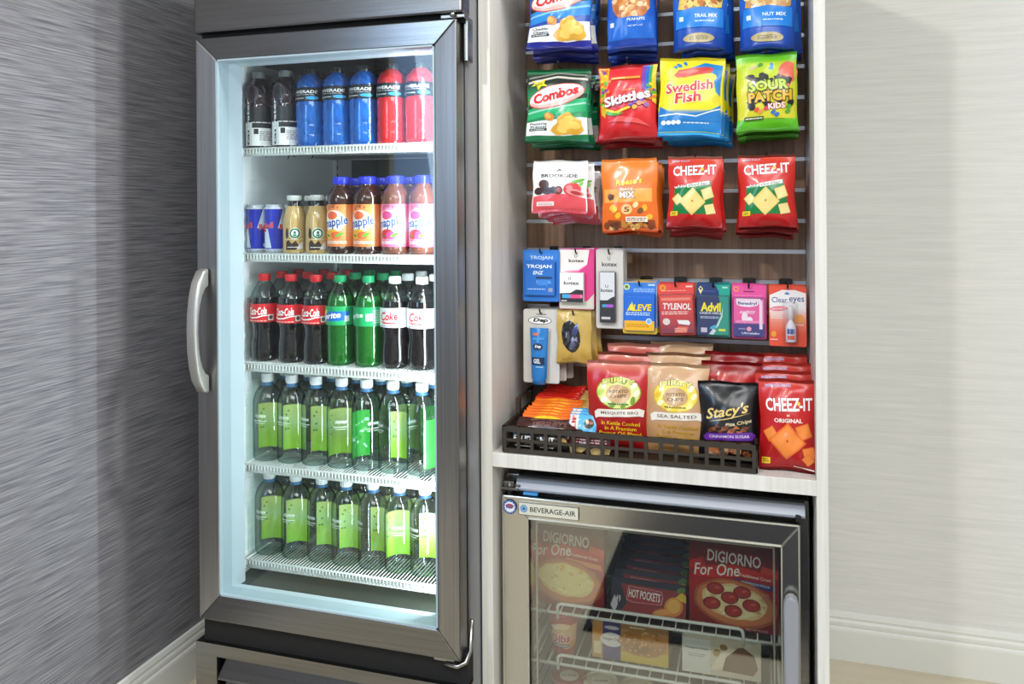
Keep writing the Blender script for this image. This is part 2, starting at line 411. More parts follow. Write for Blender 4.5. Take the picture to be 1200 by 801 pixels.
# louvred lower grill
b = MB(); gy = 1.676
b.box(-1.335, -1.275, gy, 1.72, .06, .262); b.box(-.668, -.622, gy, 1.72, .06, .262)
b.box(-1.335, -.622, gy, 1.72, .262, .292); b.box(-1.275, -.668, gy, 1.72, .06, .09, 0)
g = fpart('lower_grill', b, steel)
fpart('grill_recess', MB().box(-1.275, -.668, 1.712, 1.72, .09, .262), dark_gap)
for k in range(3):
    z1 = .262 - k * .057; q = [(gy + .002, z1 - .057), (gy + .003, z1 - .053), (gy + .022, z1 - .010), (gy + .025, z1 - .012), (gy + .012, z1 - .057)]
    v = []; F = []
    for yy, zz in q: v += [(-1.275 + max(0, (zz - z1 + .05)) * .35, yy, zz), (-.668, yy, zz)]
    n = len(q); F = [(2 * i, 2 * i + 1, 2 * ((i + 1) % n) + 1, 2 * ((i + 1) % n)) for i in range(n)] + [tuple(2 * i for i in range(n)), tuple(2 * i + 1 for i in range(n))[::-1]]
    m_ = MB(); m_.add(v, F); lo = m_.build('louvre', steel, g); lo.location = (0, 0, 0)
# the door: an Empty with mitred frame pieces, glass and handle
dr = empty('door', OF, fr)
OZ0, OZ1, DY, DYB = .3550, 1.7800, 1.667, 1.716
def frame_piece(name, q_out, q_in, m, dy_in=.006):
    """one mitred side: two outer corners, two inner corners (x, z); the face slopes slightly back to the glass"""
    (a, b_), (c, d) = q_out; (e, f_), (g_, h) = q_in
    V = [(a, DY, b_), (c, DY, d), (g_, DY + dy_in, h), (e, DY + dy_in, f_), (a, DYB, b_), (c, DYB, d), (g_, DYB, h), (e, DYB, f_)]
    mb_ = MB(); mb_.add(V, [(0, 1, 2, 3), (4, 7, 6, 5), (0, 4, 5, 1), (1, 5, 6, 2), (2, 6, 7, 3), (3, 7, 4, 0)])
    o = mb_.build(name, m, dr)
    bv = o.modifiers.new('edge', 'BEVEL'); bv.width = .0025; bv.segments = 2; return o
frame_piece('door_stile', ((FX0, OZ1), (FX0, OZ0)), ((GX0, GZ1), (GX0, GZ0)), steel_v)
frame_piece('door_stile', ((FX1, OZ1), (FX1, OZ0)), ((GX1, GZ1), (GX1, GZ0)), steel_v)
frame_piece('door_rail', ((FX0, OZ1), (FX1, OZ1)), ((GX0, GZ1), (GX1, GZ1)), steel)
frame_piece('door_rail', ((FX0, OZ0), (FX1, OZ0)), ((GX0, GZ0), (GX1, GZ0)), steel)
b = MB(); k_ = .004
b.box(GX0, GX0 + k_, DY + .004, DYB, GZ0, GZ1); b.box(GX1 - k_, GX1, DY + .004, DYB, GZ0, GZ1)
b.box(GX0, GX1, DY + .004, DYB, GZ0, GZ0 + k_); b.box(GX0, GX1, DY + .004, DYB, GZ1 - k_, GZ1)
b.build('glass_gasket', mat('pale_gasket', '#9db0ba', .45), dr)
MB().box(GX0 + k_, GX1 - k_, DY + .012, DY + .016, GZ0 + k_, GZ1 - k_).build('door_glass', door_glass, dr)
# strap handle
pts = [(1.664, 1.217), (1.645, 1.212), (1.628, 1.185), (1.618, 1.150), (1.612, 1.11), (1.610, 1.065), (1.612, 1.02), (1.618, .98), (1.628, .945), (1.645, .918), (1.664, .912)]
inn = [(1.664, 1.172), (1.652, 1.168), (1.640, 1.150), (1.632, 1.128), (1.627, 1.10), (1.625, 1.065), (1.627, 1.03), (1.632, 1.002), (1.640, .98), (1.652, .962), (1.664, .957)]
b = MB(); n = len(pts); V = []; 
for (y, z), (yi, zi) in zip(pts, inn): V += [(-1.306, y, z), (-1.280, y, z), (-1.280, yi, zi), (-1.306, yi, zi)]
F = [(4 * i + j, 4 * i + (j + 1) % 4, 4 * i + 4 + (j + 1) % 4, 4 * i + 4 + j) for i in range(n - 1) for j in range(4)] + [(3, 2, 1, 0), tuple(4 * (n - 1) + j for j in range(4))]
b.add(V, F, 0, True); o = b.build('door_handle', cast_handle, dr)
bv = o.modifiers.new('round', 'BEVEL'); bv.width = .005; bv.segments = 3; bv.angle_limit = .9
# hinges
b = MB().box(-.672, -.615, 1.672, 1.70, 1.782, 1.791, 0, .002).box(-.627, -.617, 1.70, 1.735, 1.69, 1.791, 0, .002)
b.tube([(-.64, 1.664, 1.784), (-.64, 1.664, 1.793)], .006); fpart('door_hinge', b, chrome)
b = MB().tube([(-.672, 1.674, .341), (-.640, 1.672, .341), (-.626, 1.682, .347), (-.620, 1.70, .365), (-.620, 1.71, .43)], .005)
b.box(-.70, -.65, 1.676, 1.70, .345, .354, 0, .002); fpart('door_hinge', b, chrome)
fpart('door_stop', MB().box(-1.29, -1.255, 1.68, 1.70, .345, .354, 0, .002), seal_black)
# shelf standards and wire shelves
for (x, y) in ((-1.288, 1.792), (-1.288, 2.30), (-.674, 1.792), (-.674, 2.30)):
    b = MB().box(x - .006, x + .006, y - .007, y + .007, IZ0 + .01, IZ1 - .02)
    for k in range(52): b.box(x + .0062, x + .0066, y - .003, y + .003, IZ0 + .03 + k * .025, IZ0 + .042 + k * .025, 1)
    fpart('shelf_standard', b, [wire_white, dark_gap])
SHZ = [1.520, 1.246, .961, .6985, .4500]
for z in SHZ:
    b = MB(); x0, x1, y0, y1 = -1.280, -.682, 1.802, 2.30
    for dz in (-.002, -.018): b.tube([(x0, y0, z + dz - .001), (x1, y0, z + dz - .001)], .0034)
    b.tube([(x0, y1, z - .003), (x1, y1, z - .003)], .003); b.tube([(x0, 2.05, z - .006), (x1, 2.05, z - .006)], .003)
    b.tube([(x0, y0, z - .003), (x0, y1, z - .003)], .003); b.tube([(x1, y0, z - .003), (x1, y1, z - .003)], .003)
    nW = 64
    for k in range(nW):
        x = x0 + .006 + (x1 - x0 - .012) * k / (nW - 1)
        b.tube([(x, y0 - .003, z - .017), (x, y0 - .0035, z - .004), (x, y0 + .004, z - .0015), (x, y1, z - .0015)], .0014, 5)
    b.box(x0 + .002, x1 - .002, y0 + .004, y0 + .006, z - .018, z - .006)
    for xx in (x0 - .006, x1 - .004): b.box(xx, xx + .010, 1.793, 1.806, z - .022, z - .002); 
    fpart('wire_shelf', b, wire_white)
fpart('light_strip', MB().box(-.700, -.688, 1.760, 1.774, .45, 1.70, 0, .002), mat('led_cover', '#f4f8fa', .4, emit='#d8efff', es=3.0))

# ------------------------------------------------------------------ drinks in the fridge
def bottle(name, prof, m, cap=None, cap_m=None, extra=(), seg=28):
    o = MB().lathe(prof, seg).build(name, m)
    if cap:
        c = MB(); r, z0, z1 = cap
        c.lathe([(r * .97, z0), (r, z0 + .001), (r, z1 - .002), (r * .93, z1)], seg)
        for k in range(20):
            a = 2 * PI * k / 20; c.box(r * math.cos(a) - .0006, r * math.cos(a) + .0006, r * math.sin(a) - .0006, r * math.sin(a) + .0006, z0 + .003, z1 - .003)
        c.build('cap', cap_m, o)
    for nm, pr, mm in extra: MB().lathe(pr, seg, cap=False).build(nm, mm, o)
    return o

def wrap(o, r, z0, h, art_fn, name='label', w=None, back='#ffffff', mt=None, turn=0.0):
    W = w or 2 * PI * r * .999; A = Art(W, h); A.rect(0, 0, 1, 1, back); A.n = 1; art_fn(A)
    return A.build(name, cyl_surf(r, W, h, z0, turn), mt or label_m, o, emax=.005)

def U(W_mm_center_frac): return W_mm_center_frac
# on a full wrap the middle of the front is x = .5; the half seen from the front spans .25 to .75
def a_cola(A):
    A.text('Coca', .445, .60, .10, .42, '#ffffff', .02, .35, 6).text('Cola', .565, .62, .10, .42, '#ffffff', .02, .35, 6).rect(.497, .56, .515, .62, '#ffffff')
    A.poly([(.36, .30), (.42, .20), (.50, .22), (.58, .34), (.66, .36), (.66, .40), (.58, .40), (.50, .29), (.43, .26), (.37, .34)], '#ffffff')
    A.rect(.63, .1, .69, .42, '#e8dcd6').ell(.66, .26, .022, .11, '#4a4a4a').lines(.5, .08, .25, .1, 1, '#f0b0a8')
def a_diet(A):
    A.text('Diet', .47, .86, .07, .16, '#9a9aa6', .01, .2).text('Coke', .48, .58, .20, .46, '#d8232e', .03, .25, 3)
    A.poly([(.36, .32), (.42, .20), (.52, .18), (.62, .28), (.62, .32), (.52, .25), (.44, .27)], '#d8232e'); A.lines(.5, .08, .25, .1, 1, '#9aa4c8')
def a_sprite(A):
    A.rect(.26, .12, .70, .74, '#1668c8').poly([(.26, .12), (.70, .12), (.70, .28), (.44, .20), (.26, .30)], '#18a862')
    A.text('Sprite', .47, .45, .26, .42, '#ffffff', .03, .2, 8, '#0d3f80', .03)
    A.ell(.40, .68, .045, .10, '#f4e23c', 20).ell(.425, .72, .02, .06, '#7dc24a'); A.rect(.64, .2, .69, .5, '#e8f2ee')
def a_sprite2(A):
    A.text('Sprite', .40, .50, .20, .34, '#d8f0e2', .03, .2, 8).rect(.53, .28, .60, .66, '#dff0e6').lines(.66, .5, .10, .7, 7, '#bfe6d0')
def a_tea(c1, c2, fruit):
    def f(A):
        A.grad(0, 0, 1, 1, [(0, c1), (.5, c2), (1, c1)], 12)
        A.ell(.47, .60, .14, .26, '#fff4ee', 0).text('DIET', .47, .90, .14, .07, '#5a2a1a', .01, arc=.8)
        A.ell(.45, .74, .07, .10, fruit[1], 0)
        A.text('snapple', .47, .55, .33, .28, '#1d49a8', .025, .1, 10, '#ffffff', .03)
        A.ell(.44, .30, .085, .11, fruit[0], 15).ell(.50, .27, .06, .09, fruit[1], 0).ell(.54, .28, .05, .035, '#5fae3a', 25).ell(.40, .26, .03, .025, '#3f8e2a', -20)
        A.lines(.5, .10, .26, .08, 2, '#ffffff')
    return f
def a_power(A):
    A.text('POWERADE', .48, .68, .36, .22, '#f6f6f8', .02, .12).lines(.48, .47, .28, .08, 1, '#b0b4bc', 2)
    A.rect(.34, .12, .37, .34, '#dcdfe4').lines(.46, .22, .14, .12, 1, '#c8ccd2', 3).ell(.60, .24, .07, .12, '#2a9ae0')
def a_vita(A):
    A.rect(.50, 0, .97, .46, '#f2f2f4').rect(.41, 0, .51, .60, '#d8dade').rect(.51, .50, .97, 1, '#1b1a22')
    A.text('vitamin', .462, .33, .52, .075, '#16161c', .02, 0, 90).text('water', .462, .80, .34, .075, '#f2f2f4', .02, 0, 90)
    A.rect(.53, .30, .58, .44, '#16161c').lines(.74, .26, .30, .26, 5, '#9a8f98', 4).lines(.66, .60, .32, .05, 1, '#d0d0d8', 5).rect(.74, .03, .80, .11, '#55525a')
def a_ring(A): A.ell(.5, .5, .085, .48, '#4a3a48').ell(.5, .5, .065, .37, '#2a1420')
def a_frap(A):
    X = lambda v: .55 + (v - .49) * .45
    A.ell(.55, .56, .078, .17, '#f4f6f2').ell(.55, .56, .071, .155, '#1b6b4c').ell(.55, .56, .047, .105, '#eef4ee')
    A.ell(.55, .585, .017, .042, '#1b6b4c').poly([(X(.43), .50), (X(.47), .56), (X(.49), .50), (X(.51), .56), (X(.55), .50), (X(.52), .47), (X(.46), .47)], '#1b6b4c')
    A.poly([(.43, .06), (.57, .06), (.60, .20), (.56, .34), (.51, .24), (.47, .36), (.43, .30)], '#34221c').poly([(.57, .08), (.66, .08), (.66, .30), (.61, .24)], '#d8d0d4')
    A.lines(.53, .14, .16, .04, 1, '#f0eae2', 2).rect(.42, .375, .68, .385, '#e8dcc0').ell(.445, .56, .022, .16, '#3a2a20')
def a_can(A):
    A.rect(0, 0, 1, 1, '#1a2cae'); A.n = 1
    for k in (0, .5):
        A.poly([(k + .02, .52), (k + .25, .52), (k + .25, .97), (k + .12, .97)], '#c9d4e4').poly([(k + .25, .06), (k + .42, .06), (k + .36, .50), (k + .25, .50)], '#c9d4e4')
        A.text('Red Bull', k + .25, .57, .40, .13, '#d01f2c', .03, .05, 5, '#f0d0d0', .01); A.ell(k + .25, .47, .06, .05, '#f2c12e')
        A.poly([(k + .16, .44), (k + .20, .50), (k + .24, .47), (k + .23, .43)], '#d01f2c').poly([(k + .34, .44), (k + .30, .50), (k + .26, .47), (k + .27, .43)], '#d01f2c')
    A.rect(0, 0, 1, .035, '#b8c0cc').rect(0, .965, 1, 1, '#c8ccd4')
    A.rect(.62, .08, .68, .16, '#e8ecf4')

coke_prof = [(.026, 0), (.034, .003), (.0365, .012), (.0375, .032), (.0362, .055), (.0328, .076), (.0345, .092), (.0375, .104), (.0375, .152), (.037, .158), (.0355, .168), (.031, .182), (.024, .195), (.0165, .206), (.0132, .212), (.0132, .222)]
def cola(kind):
    body, capm, back, fn = {'cola': (cola_d, cap_red, '#d4202a', a_cola), 'diet': (cola_d, cap_white, '#ecebee', a_diet)}[kind]
    low = [p for p in coke_prof if p[1] <= .172]; up = [(r, z) for r, z in coke_prof if z >= .168]
    o = bottle('soda_bottle', low, body, (.0148, .211, .2285), capm, [('bottle_neck', up, pet_clear)])
    MB().lathe([(.0138, .2105), (.0165, .211), (.0138, .2125)], 20, cap=False).build('neck_ring', capm, o)
    wrap(o, .0378, .104, .048, fn, back=back); return o
def sprite(fn):
    prof = [(.026, 0), (.034, .003), (.0368, .014), (.0375, .04), (.0372, .10), (.0375, .104), (.0375, .152), (.0365, .160), (.033, .174), (.027, .188), (.018, .203), (.0135, .210), (.0135, .222)]
    o = bottle('soda_bottle', prof, green_p, (.0148, .211, .2285), cap_green)
    li = MB().lathe([(.025, .002), (.033, .005), (.036, .015), (.0365, .1), (.0365, .15), (.034, .166), (.030, .178)], 24).build('drink', GREEN_IN, o)
    wrap(o, .0379, .104, .048, fn, back='#16a05c'); return o
GREEN_IN = mat('green_soda', '#0a9a4c', .12, 0, .4, .35)
def tea(body, fn):
    prof = [(.032, 0), (.036, .003), (.0375, .010), (.0375, .015), (.036, .018), (.036, .126), (.0375, .130), (.0375, .136), (.036, .146), (.031, .157), (.024, .166), (.0195, .172), (.019, .178)]
    o = bottle('tea_bottle', prof, body, (.0212, .176, .1955), cap_blue); wrap(o, .0364, .019, .106, fn, back='#f08a4a'); return o
def power(m):
    prof = [(.030, 0), (.036, .003), (.038, .012), (.038, .03), (.0365, .036), (.038, .042), (.038, .055), (.0365, .061), (.038, .067), (.038, .112), (.0372, .116), (.0372, .152), (.0375, .155), (.036, .164), (.030, .176), (.021, .186), (.017, .189)]
    o = bottle('sports_drink_bottle', prof, m, (.0172, .188, .204), cap_dark)
    MB().lathe([(.0375, .154), (.0372, .158), (.0355, .166), (.0325, .173)], 24, cap=False).build('shoulder', m, o)
    wrap(o, .0375, .116, .036, a_power, back='#10121a'); return o
def vita():
    prof = [(.032, 0), (.037, .003), (.038, .010), (.038, .112), (.0365, .116), (.038, .121), (.0372, .14), (.033, .16), (.025, .176), (.018, .184), (.0172, .188)]
    o = bottle('vitamin_drink_bottle', prof, berry_d, (.0182, .186, .203), cap_grey); wrap(o, .0383, .006, .102, a_vita, back='#23222c')
    A = Art(2 * PI * .037, .05); a_ring(A); A.build('shoulder_print', cyl_surf(.0372, 2 * PI * .037, .05, .118), label_m, o); return o
def frap():
    prof = [(.026, 0), (.0295, .002), (.0305, .008), (.0305, .075), (.029, .092), (.024, .112), (.0195, .122)]
    o = bottle('coffee_drink_bottle', prof, latte_d, (.0185, .136, .150), cap_silver, [('bottle_neck', [(.0195, .120), (.0175, .126), (.0172, .137)], cola_d)])
    W = 2 * PI * .0307; A = Art(W, .085); a_frap(A); A.build('label', cyl_surf(.0307, W, .085, .004), label_m, o); return o
def can():
    o = MB().lathe([(.019, 0), (.0225, .002), (.0252, .007), (.0252, .118), (.0225, .124), (.0215, .127), (.0205, .1255)], 28).build('energy_drink_can', can_m)
    c = o.data.color_attributes.new('Col', 'FLOAT_COLOR', 'POINT'); c.data.foreach_set('color', np.tile(np.array([*lin('#b8bfcc'), 1], np.float32), len(o.data.vertices)))
    W = 2 * PI * .0253; A = Art(W, .112); a_can(A); A.build('can_print', cyl_surf(.0253, W, .112, .0065), can_m, o); return o
def water(kind, h):
    """clear bottle: the green label is printed on the back and read through the water"""
    k = h / .225
    prof = [(.030, 0), (.036, .003), (.0385, .010), (.0385, .146 * k), (.0375, .158 * k), (.033, .174 * k), (.024, .188 * k), (.0150, .195 * k), (.0135, .198 * k), (.0135, .206 * k)]
    o = bottle('water_bottle', prof, pet_clear, (.0152, h - .0215, h), cap_white)
    MB().lathe([(.0138, .194 * k), (.0172, .1955 * k), (.0138, .198 * k), (.0140, h - .021)], 22, cap=False).build('neck', neck_blue, o)
    H = .118 * k; W = .074
    A = Art(W, H)
    if kind == 'leaf':
        A.rect(0, 0, 1, 1, '#34b83c'); A.n = 1; R = random.Random(3)
        for i in range(26):
            A.ell(R.uniform(.08, .92), R.uniform(.12, .9), R.uniform(.03, .07), R.uniform(.02, .07), R.choice(['#d8f2dc', '#8fdf98', '#1f9a30', '#c8f0e0']), R.uniform(0, 180), 8); A.n = 1
    else:
        A.grad(0, 0, 1, 1, [(0, '#a8e030'), (.3, '#b8e050'), (.6, '#cdeaa0'), (1, '#e2ee88')] if kind == 'green' else [(0, '#a4e02a'), (.35, '#c8e87a'), (.7, '#f0ead8'), (1, '#f4e8dc')], 16)
        A.n = 1; R = random.Random(5)
        for i in range(7): A.ell(.86 + R.uniform(-.08, .06), R.uniform(.3, .95), .035, .03, R.choice(['#7f9a3a', '#e0cc5a']), R.uniform(0, 180), 7); A.n = 1
    A.build('label', cyl_surf(.0375, W, H, .020, PI + .25, inside=True), WATER_L, o)
    B_ = Art(.050, .03)
    B_.text('cityview', .46, .72, .62, .42, '#f4f8f4', .01).rect(.05, .30, .80, .345, '#eef4ee').lines(.42, .14, .6, .10, 1, '#dfe8df', 3)
    B_.build('front_print', cyl_surf(.0388, .050, .03, .098 * k), label_m, o)
    return o
WATER_L = mat('back_label', '#ffffff', .5); _a = N(WATER_L, 'ShaderNodeAttribute', attribute_name='Col')
_b = WATER_L.node_tree.nodes['Principled BSDF']; WATER_L.node_tree.links.new(_a.outputs['Color'], _b.inputs['Base Color'])

PROTO = {}
def make(kind):
    if kind not in PROTO:
        PROTO[kind] = {'cola': lambda: cola('cola'), 'diet': lambda: cola('diet'), 'sprite': lambda: sprite(a_sprite), 'sprite2': lambda: sprite(a_sprite2),
            'peach': lambda: tea(tea_d, a_tea('#f08440', '#f8ad78', ('#f0b428', '#f0683a'))), 'rasp': lambda: tea(tea_p, a_tea('#f06a9c', '#fbd6e2', ('#d8303c', '#e84a8a'))),
            'blue': lambda: power(blue_d), 'red': lambda: power(red_d), 'vita': vita, 'frap': frap, 'can': can,
            'w4': lambda: water('green', .226), 'w4b': lambda: water('leaf', .226), 'w5': lambda: water('green', .216), 'w5b': lambda: water('pale', .216)}[kind]()
        return PROTO[kind]
    return copy_tree(PROTO[kind])
WHAT = {'cola': ('cola bottle with red label', 'bottle'), 'diet': ('diet cola bottle with white cap', 'bottle'), 'sprite': ('green lemon soda bottle', 'bottle'), 'sprite2': ('green lemon soda bottle turned sideways', 'bottle'),
        'peach': ('orange-labelled iced tea bottle with blue cap', 'bottle'), 'rasp': ('pink-labelled iced tea bottle with blue cap', 'bottle'), 'blue': ('blue sports drink bottle', 'bottle'), 'red': ('red sports drink bottle', 'bottle'),
        'vita': ('dark berry drink bottle', 'bottle'), 'frap': ('small tan coffee drink bottle', 'bottle'), 'can': ('slim blue and silver energy drink can', 'can'),
        'w4': ('clear water bottle with green label', 'bottle'), 'w4b': ('water bottle with bright leaf-patterned label', 'bottle'), 'w5': ('short water bottle with green label', 'bottle'), 'w5b': ('water bottle with pale cream and lime label', 'bottle')}
NTH = ['leftmost', 'second', 'third', 'fourth', 'fifth', 'sixth', 'rightmost']
SHELFN = ['top', 'second', 'third', 'fourth', 'lowest']
def row(shelf, kinds, xs, y, depth, dy, dx=0.0, turns=None):
    zz = SHZ[shelf]
    for r in range(depth):
        for i, (k, x) in enumerate(zip(kinds, xs)):
            if k is None: continue
            o = make(k); jr = random.Random(shelf * 100 + r * 10 + i)
            o.location = (x + dx * r + (jr.uniform(-.002, .002) if r else 0), y + dy * r, zz)
            o.rotation_euler = (0, 0, (turns[i] if turns and turns[i] is not None else 0) if r == 0 else jr.uniform(-.8, .8))
            n = len(xs); pos = 'leftmost' if i == 0 else 'rightmost' if i == n - 1 else ORD[i] + ' from left'
            where = {0: 'front row', 1: 'second row', 2: 'back row'}[r]
            tag(o, f'{WHAT[k][0]}, {pos} in {where}, {SHELFN[shelf]} fridge shelf', WHAT[k][1], f'drinks on the {SHELFN[shelf]} fridge shelf')
X1 = [-1.243, -1.168, -1.094, -1.020, -.946, -.873, -.798]
row(0, ['vita', 'vita', 'blue', 'blue', 'blue', 'red', 'red'], [-1.262, -1.182, -1.108, -1.030, -.954, -.877, -.799], 1.852, 3, .083)
row(1, ['can', 'can', 'frap', 'frap', 'peach', 'peach', 'rasp', 'rasp'], [-1.270, -1.215, -1.155, -1.088, -1.018, -.944, -.866, -.790], 1.846, 2, .084, turns=[.5, .75, .25, .25, .1, .1, .1, .1])
row(2, ['cola', 'cola', 'cola', 'sprite', 'sprite2', 'diet', 'diet'], [-1.251, -1.170, -1.096, -1.026, -.946, -.872, -.798], 1.852, 3, .083, turns=[0, 0, 0, -.1, .1, .1, .2])
row(3, ['w4', 'w4', 'w4', 'w4', 'w4b', 'w4', 'w4b'], [-1.247, -1.174, -1.102, -1.027, -.956, -.882, -.803], 1.858, 3, .084, turns=[.1, 0, -.3, .5, 1.0, -.6, -1.9])
row(4, ['w5', 'w5', 'w5', 'w5', 'w5', 'w5', 'w5b'], [-1.246, -1.166, -1.089, -1.018, -.942, -.868, -.798], 1.862, 3, .085, turns=[0, .1, -.3, -.2, -.6, .4, -.4])

# ------------------------------------------------------------------ display cabinet with slat back
CX0, CX1, CY, CYB = -.5965, .1175, 1.7915, 2.10
cab = empty('display_cabinet', (-.24, 2.1, 0)); OC = Vector((.24, -2.1, 0))
tag(cab, 'white laminate snack cabinet with a slatted brown back, right of the steel fridge', 'cabinet')
def cpart(name, mb, m): o = mb.build(name, m, cab); o.location = OC; return o
cpart('side_panel', MB().box(-.6245, CX0, CY, 2.59, 0, 2.06, 0, .0012), lam)
cpart('side_panel', MB().box(CX1, .1410, CY, 2.59, 0, 2.06, 0, .0012), lam)
cpart('top_panel', MB().box(CX0, CX1, CY, 2.59, 2.035, 2.06), lam)
cpart('counter_shelf', MB().box(CX0, CX1, CY, 2.59, .7525, .785, 0, .001), lam)
cpart('back_board', MB().box(CX0, CX1, 2.118, 2.13, .785, 2.035), dark_gap)
PITCH = .0762; RAILZ = [.7896 + PITCH * k for k in range(17)]
for k, z in enumerate(RAILZ):
    hgt = PITCH - .010
    if z + PITCH > 2.035: hgt = 2.035 - z - .005
    sl = MB().box(CX0 + .001, CX1 - .001, 2.100, 2.118, z + .005, z + .005 + hgt, 0, .0012, 1)
    o = cpart('slat', sl, walnut)
    if k: cpart('slat_insert', MB().box(CX0 + .001, CX1 - .001, 2.1015, 2.116, z - .0046, z + .0046, 0).box(CX0 + .001, CX1 - .001, 2.099, 2.1025, z - .0052, z - .003), rail_m)

# ------------------------------------------------------------------ hooks and the packets hanging on them
def hook(x, z, yf, label, clip=False):
    h = empty('peg_hook', (x, 2.098, z))
    b = MB().box(-.011, .011, -.004, .002, -.012, .010, 0, .001)
    b.build('back_plate', hook_m, h)
    L = 2.098 - yf
    MB().tube([(0, -.002, 0), (0, -L + .012, -.002), (0, -L + .004, .001), (0, -L - .002, .010)], .0022, 6).build('prong', hook_m, h)
    if clip: MB().box(-.0155, .0155, -.012, -.002, -.006, .009, 0, .001).build('rail_clip', seal_black, h)
    tag(h, label, 'hook', 'black hooks on the slat wall'); return h

def hang(proto, what, cat, place, x, z, yf, n, dy=.024, dz=-.0035, tilt=.06, roll=0.0, jx=.004, seed=1, group=None, dxr=.0):
    """n packets on one hook, the first one in front"""
    R = random.Random(seed)
    for i in range(n):
        o = proto if i == 0 else copy_tree(proto)
        k = 0 if i == 0 else 1
        o.location = (x + k * R.uniform(-jx, jx) + dxr * i, yf + dy * i, z + dz * i)
        o.rotation_euler = (-tilt * (1 - i / max(n, 2)), roll * (1 - k) + k * R.uniform(-.05, .05), k * R.uniform(-.03, .03))
        tag(o, f'{what}, {ORD[i]} in its stack, {place}', cat, group or f'packets {place}')

def bag(w, h, T, base, art, material=None, hole=True, **kw):
    o = make_bag('snack_bag', w, h, T, base, material or film, art, z0=-(h - .012) if hole else 0.0, **kw)
    return o

def nuts(A, cx, cy, rx, ry, cols, n, s=.035, seed=1, asp=None):
    R = random.Random(seed); lv = None; q = A.w / A.h
    for i in range(n):
        a = R.uniform(0, 2 * PI); r = math.sqrt(R.random())
        A.ell(cx + rx * r * math.cos(a), cy + ry * r * math.sin(a), s * R.uniform(.7, 1.2), s * q * R.uniform(.45, .9), R.choice(cols), R.uniform(0, 180), 9, .3, i); A.n -= .75

def art_pretzel(w, h, main, stripe, dark, word):
    A = Art(w, h)
    A.poly([(.02, .30), (.98, .42), (.98, .60), (.02, .44)], stripe).poly([(.02, .44), (.98, .60), (.98, .66), (.02, .50)], dark)
    A.poly([(.03, .82), (.5, .90), (.97, .86), (.97, .83), (.5, .87), (.03, .79)], '#c8c2b8').poly([(.04, .88), (.5, .95), (.96, .91), (.96, .89), (.5, .93), (.04, .86)], '#8e8a84')
    A.poly([(.02, .40), (.98, .54), (.98, .515), (.02, .375)], '#9ad8c0' if main[1] == '0' else '#7fc4f0')
    A.poly([(.015, .10), (.62, .08), (.99, .12), (.99, .34), (.5, .30), (.015, .27)], '#eef0ec')
    A.ell(.48, .62, .47, .155, '#c8322e', 13).ell(.48, .622, .45, .142, '#f6f2ee', 13).ell(.50, .60, .44, .115, '#e8b0a8', 13).ell(.47, .64, .42, .115, '#faf6f2', 13)
    A.text('Combos', .48, .64, .74, .135, '#d21f26', .035, .12, 13, '#8a1018', .02)
    A.text('STUFFED SNACKS', .52, .545, .30, .022, '#c8322e', .01, 0, 13)
    A.poly([(.10, .84), (.20, .81), (.32, .86), (.29, .80), (.36, .75), (.25, .76), (.20, .70), (.17, .77), (.08, .76), (.14, .80)], '#e8d21e')
    A.text('NEW', .21, .785, .14, .035, '#3a6a1e', .02, .2, 10)
    A.text(word[0], .22, .245, .28, .03, '#30323a', .02).text(word[1], .22, .205, .26, .03, '#30323a', .02); A.rect(.07, .155, .36, .185, dark); A.lines(.21, .17, .24, .015, 1, '#e8ece8')
    R = random.Random(2)
    for (cx, cy, r) in ((.70, .22, .20), (.56, .17, .13), (.82, .17, .12), (.66, .30, .13)): A.ell(cx, cy, r, r * .62, '#e0a83a', 20, 11, .25, int(cx * 90))
    for (cx, cy, r) in ((.68, .24, .12), (.80, .22, .09), (.60, .17, .08), (.72, .31, .07)): A.ell(cx, cy, r, r * .6, '#f2ca62', -15, 10, .3, int(cy * 90))
    A.ell(.40, .335, .085, .055, '#d88a2e', -20, 9, .2).ell(.385, .345, .05, .032, '#f0b65a', -20)
    return A

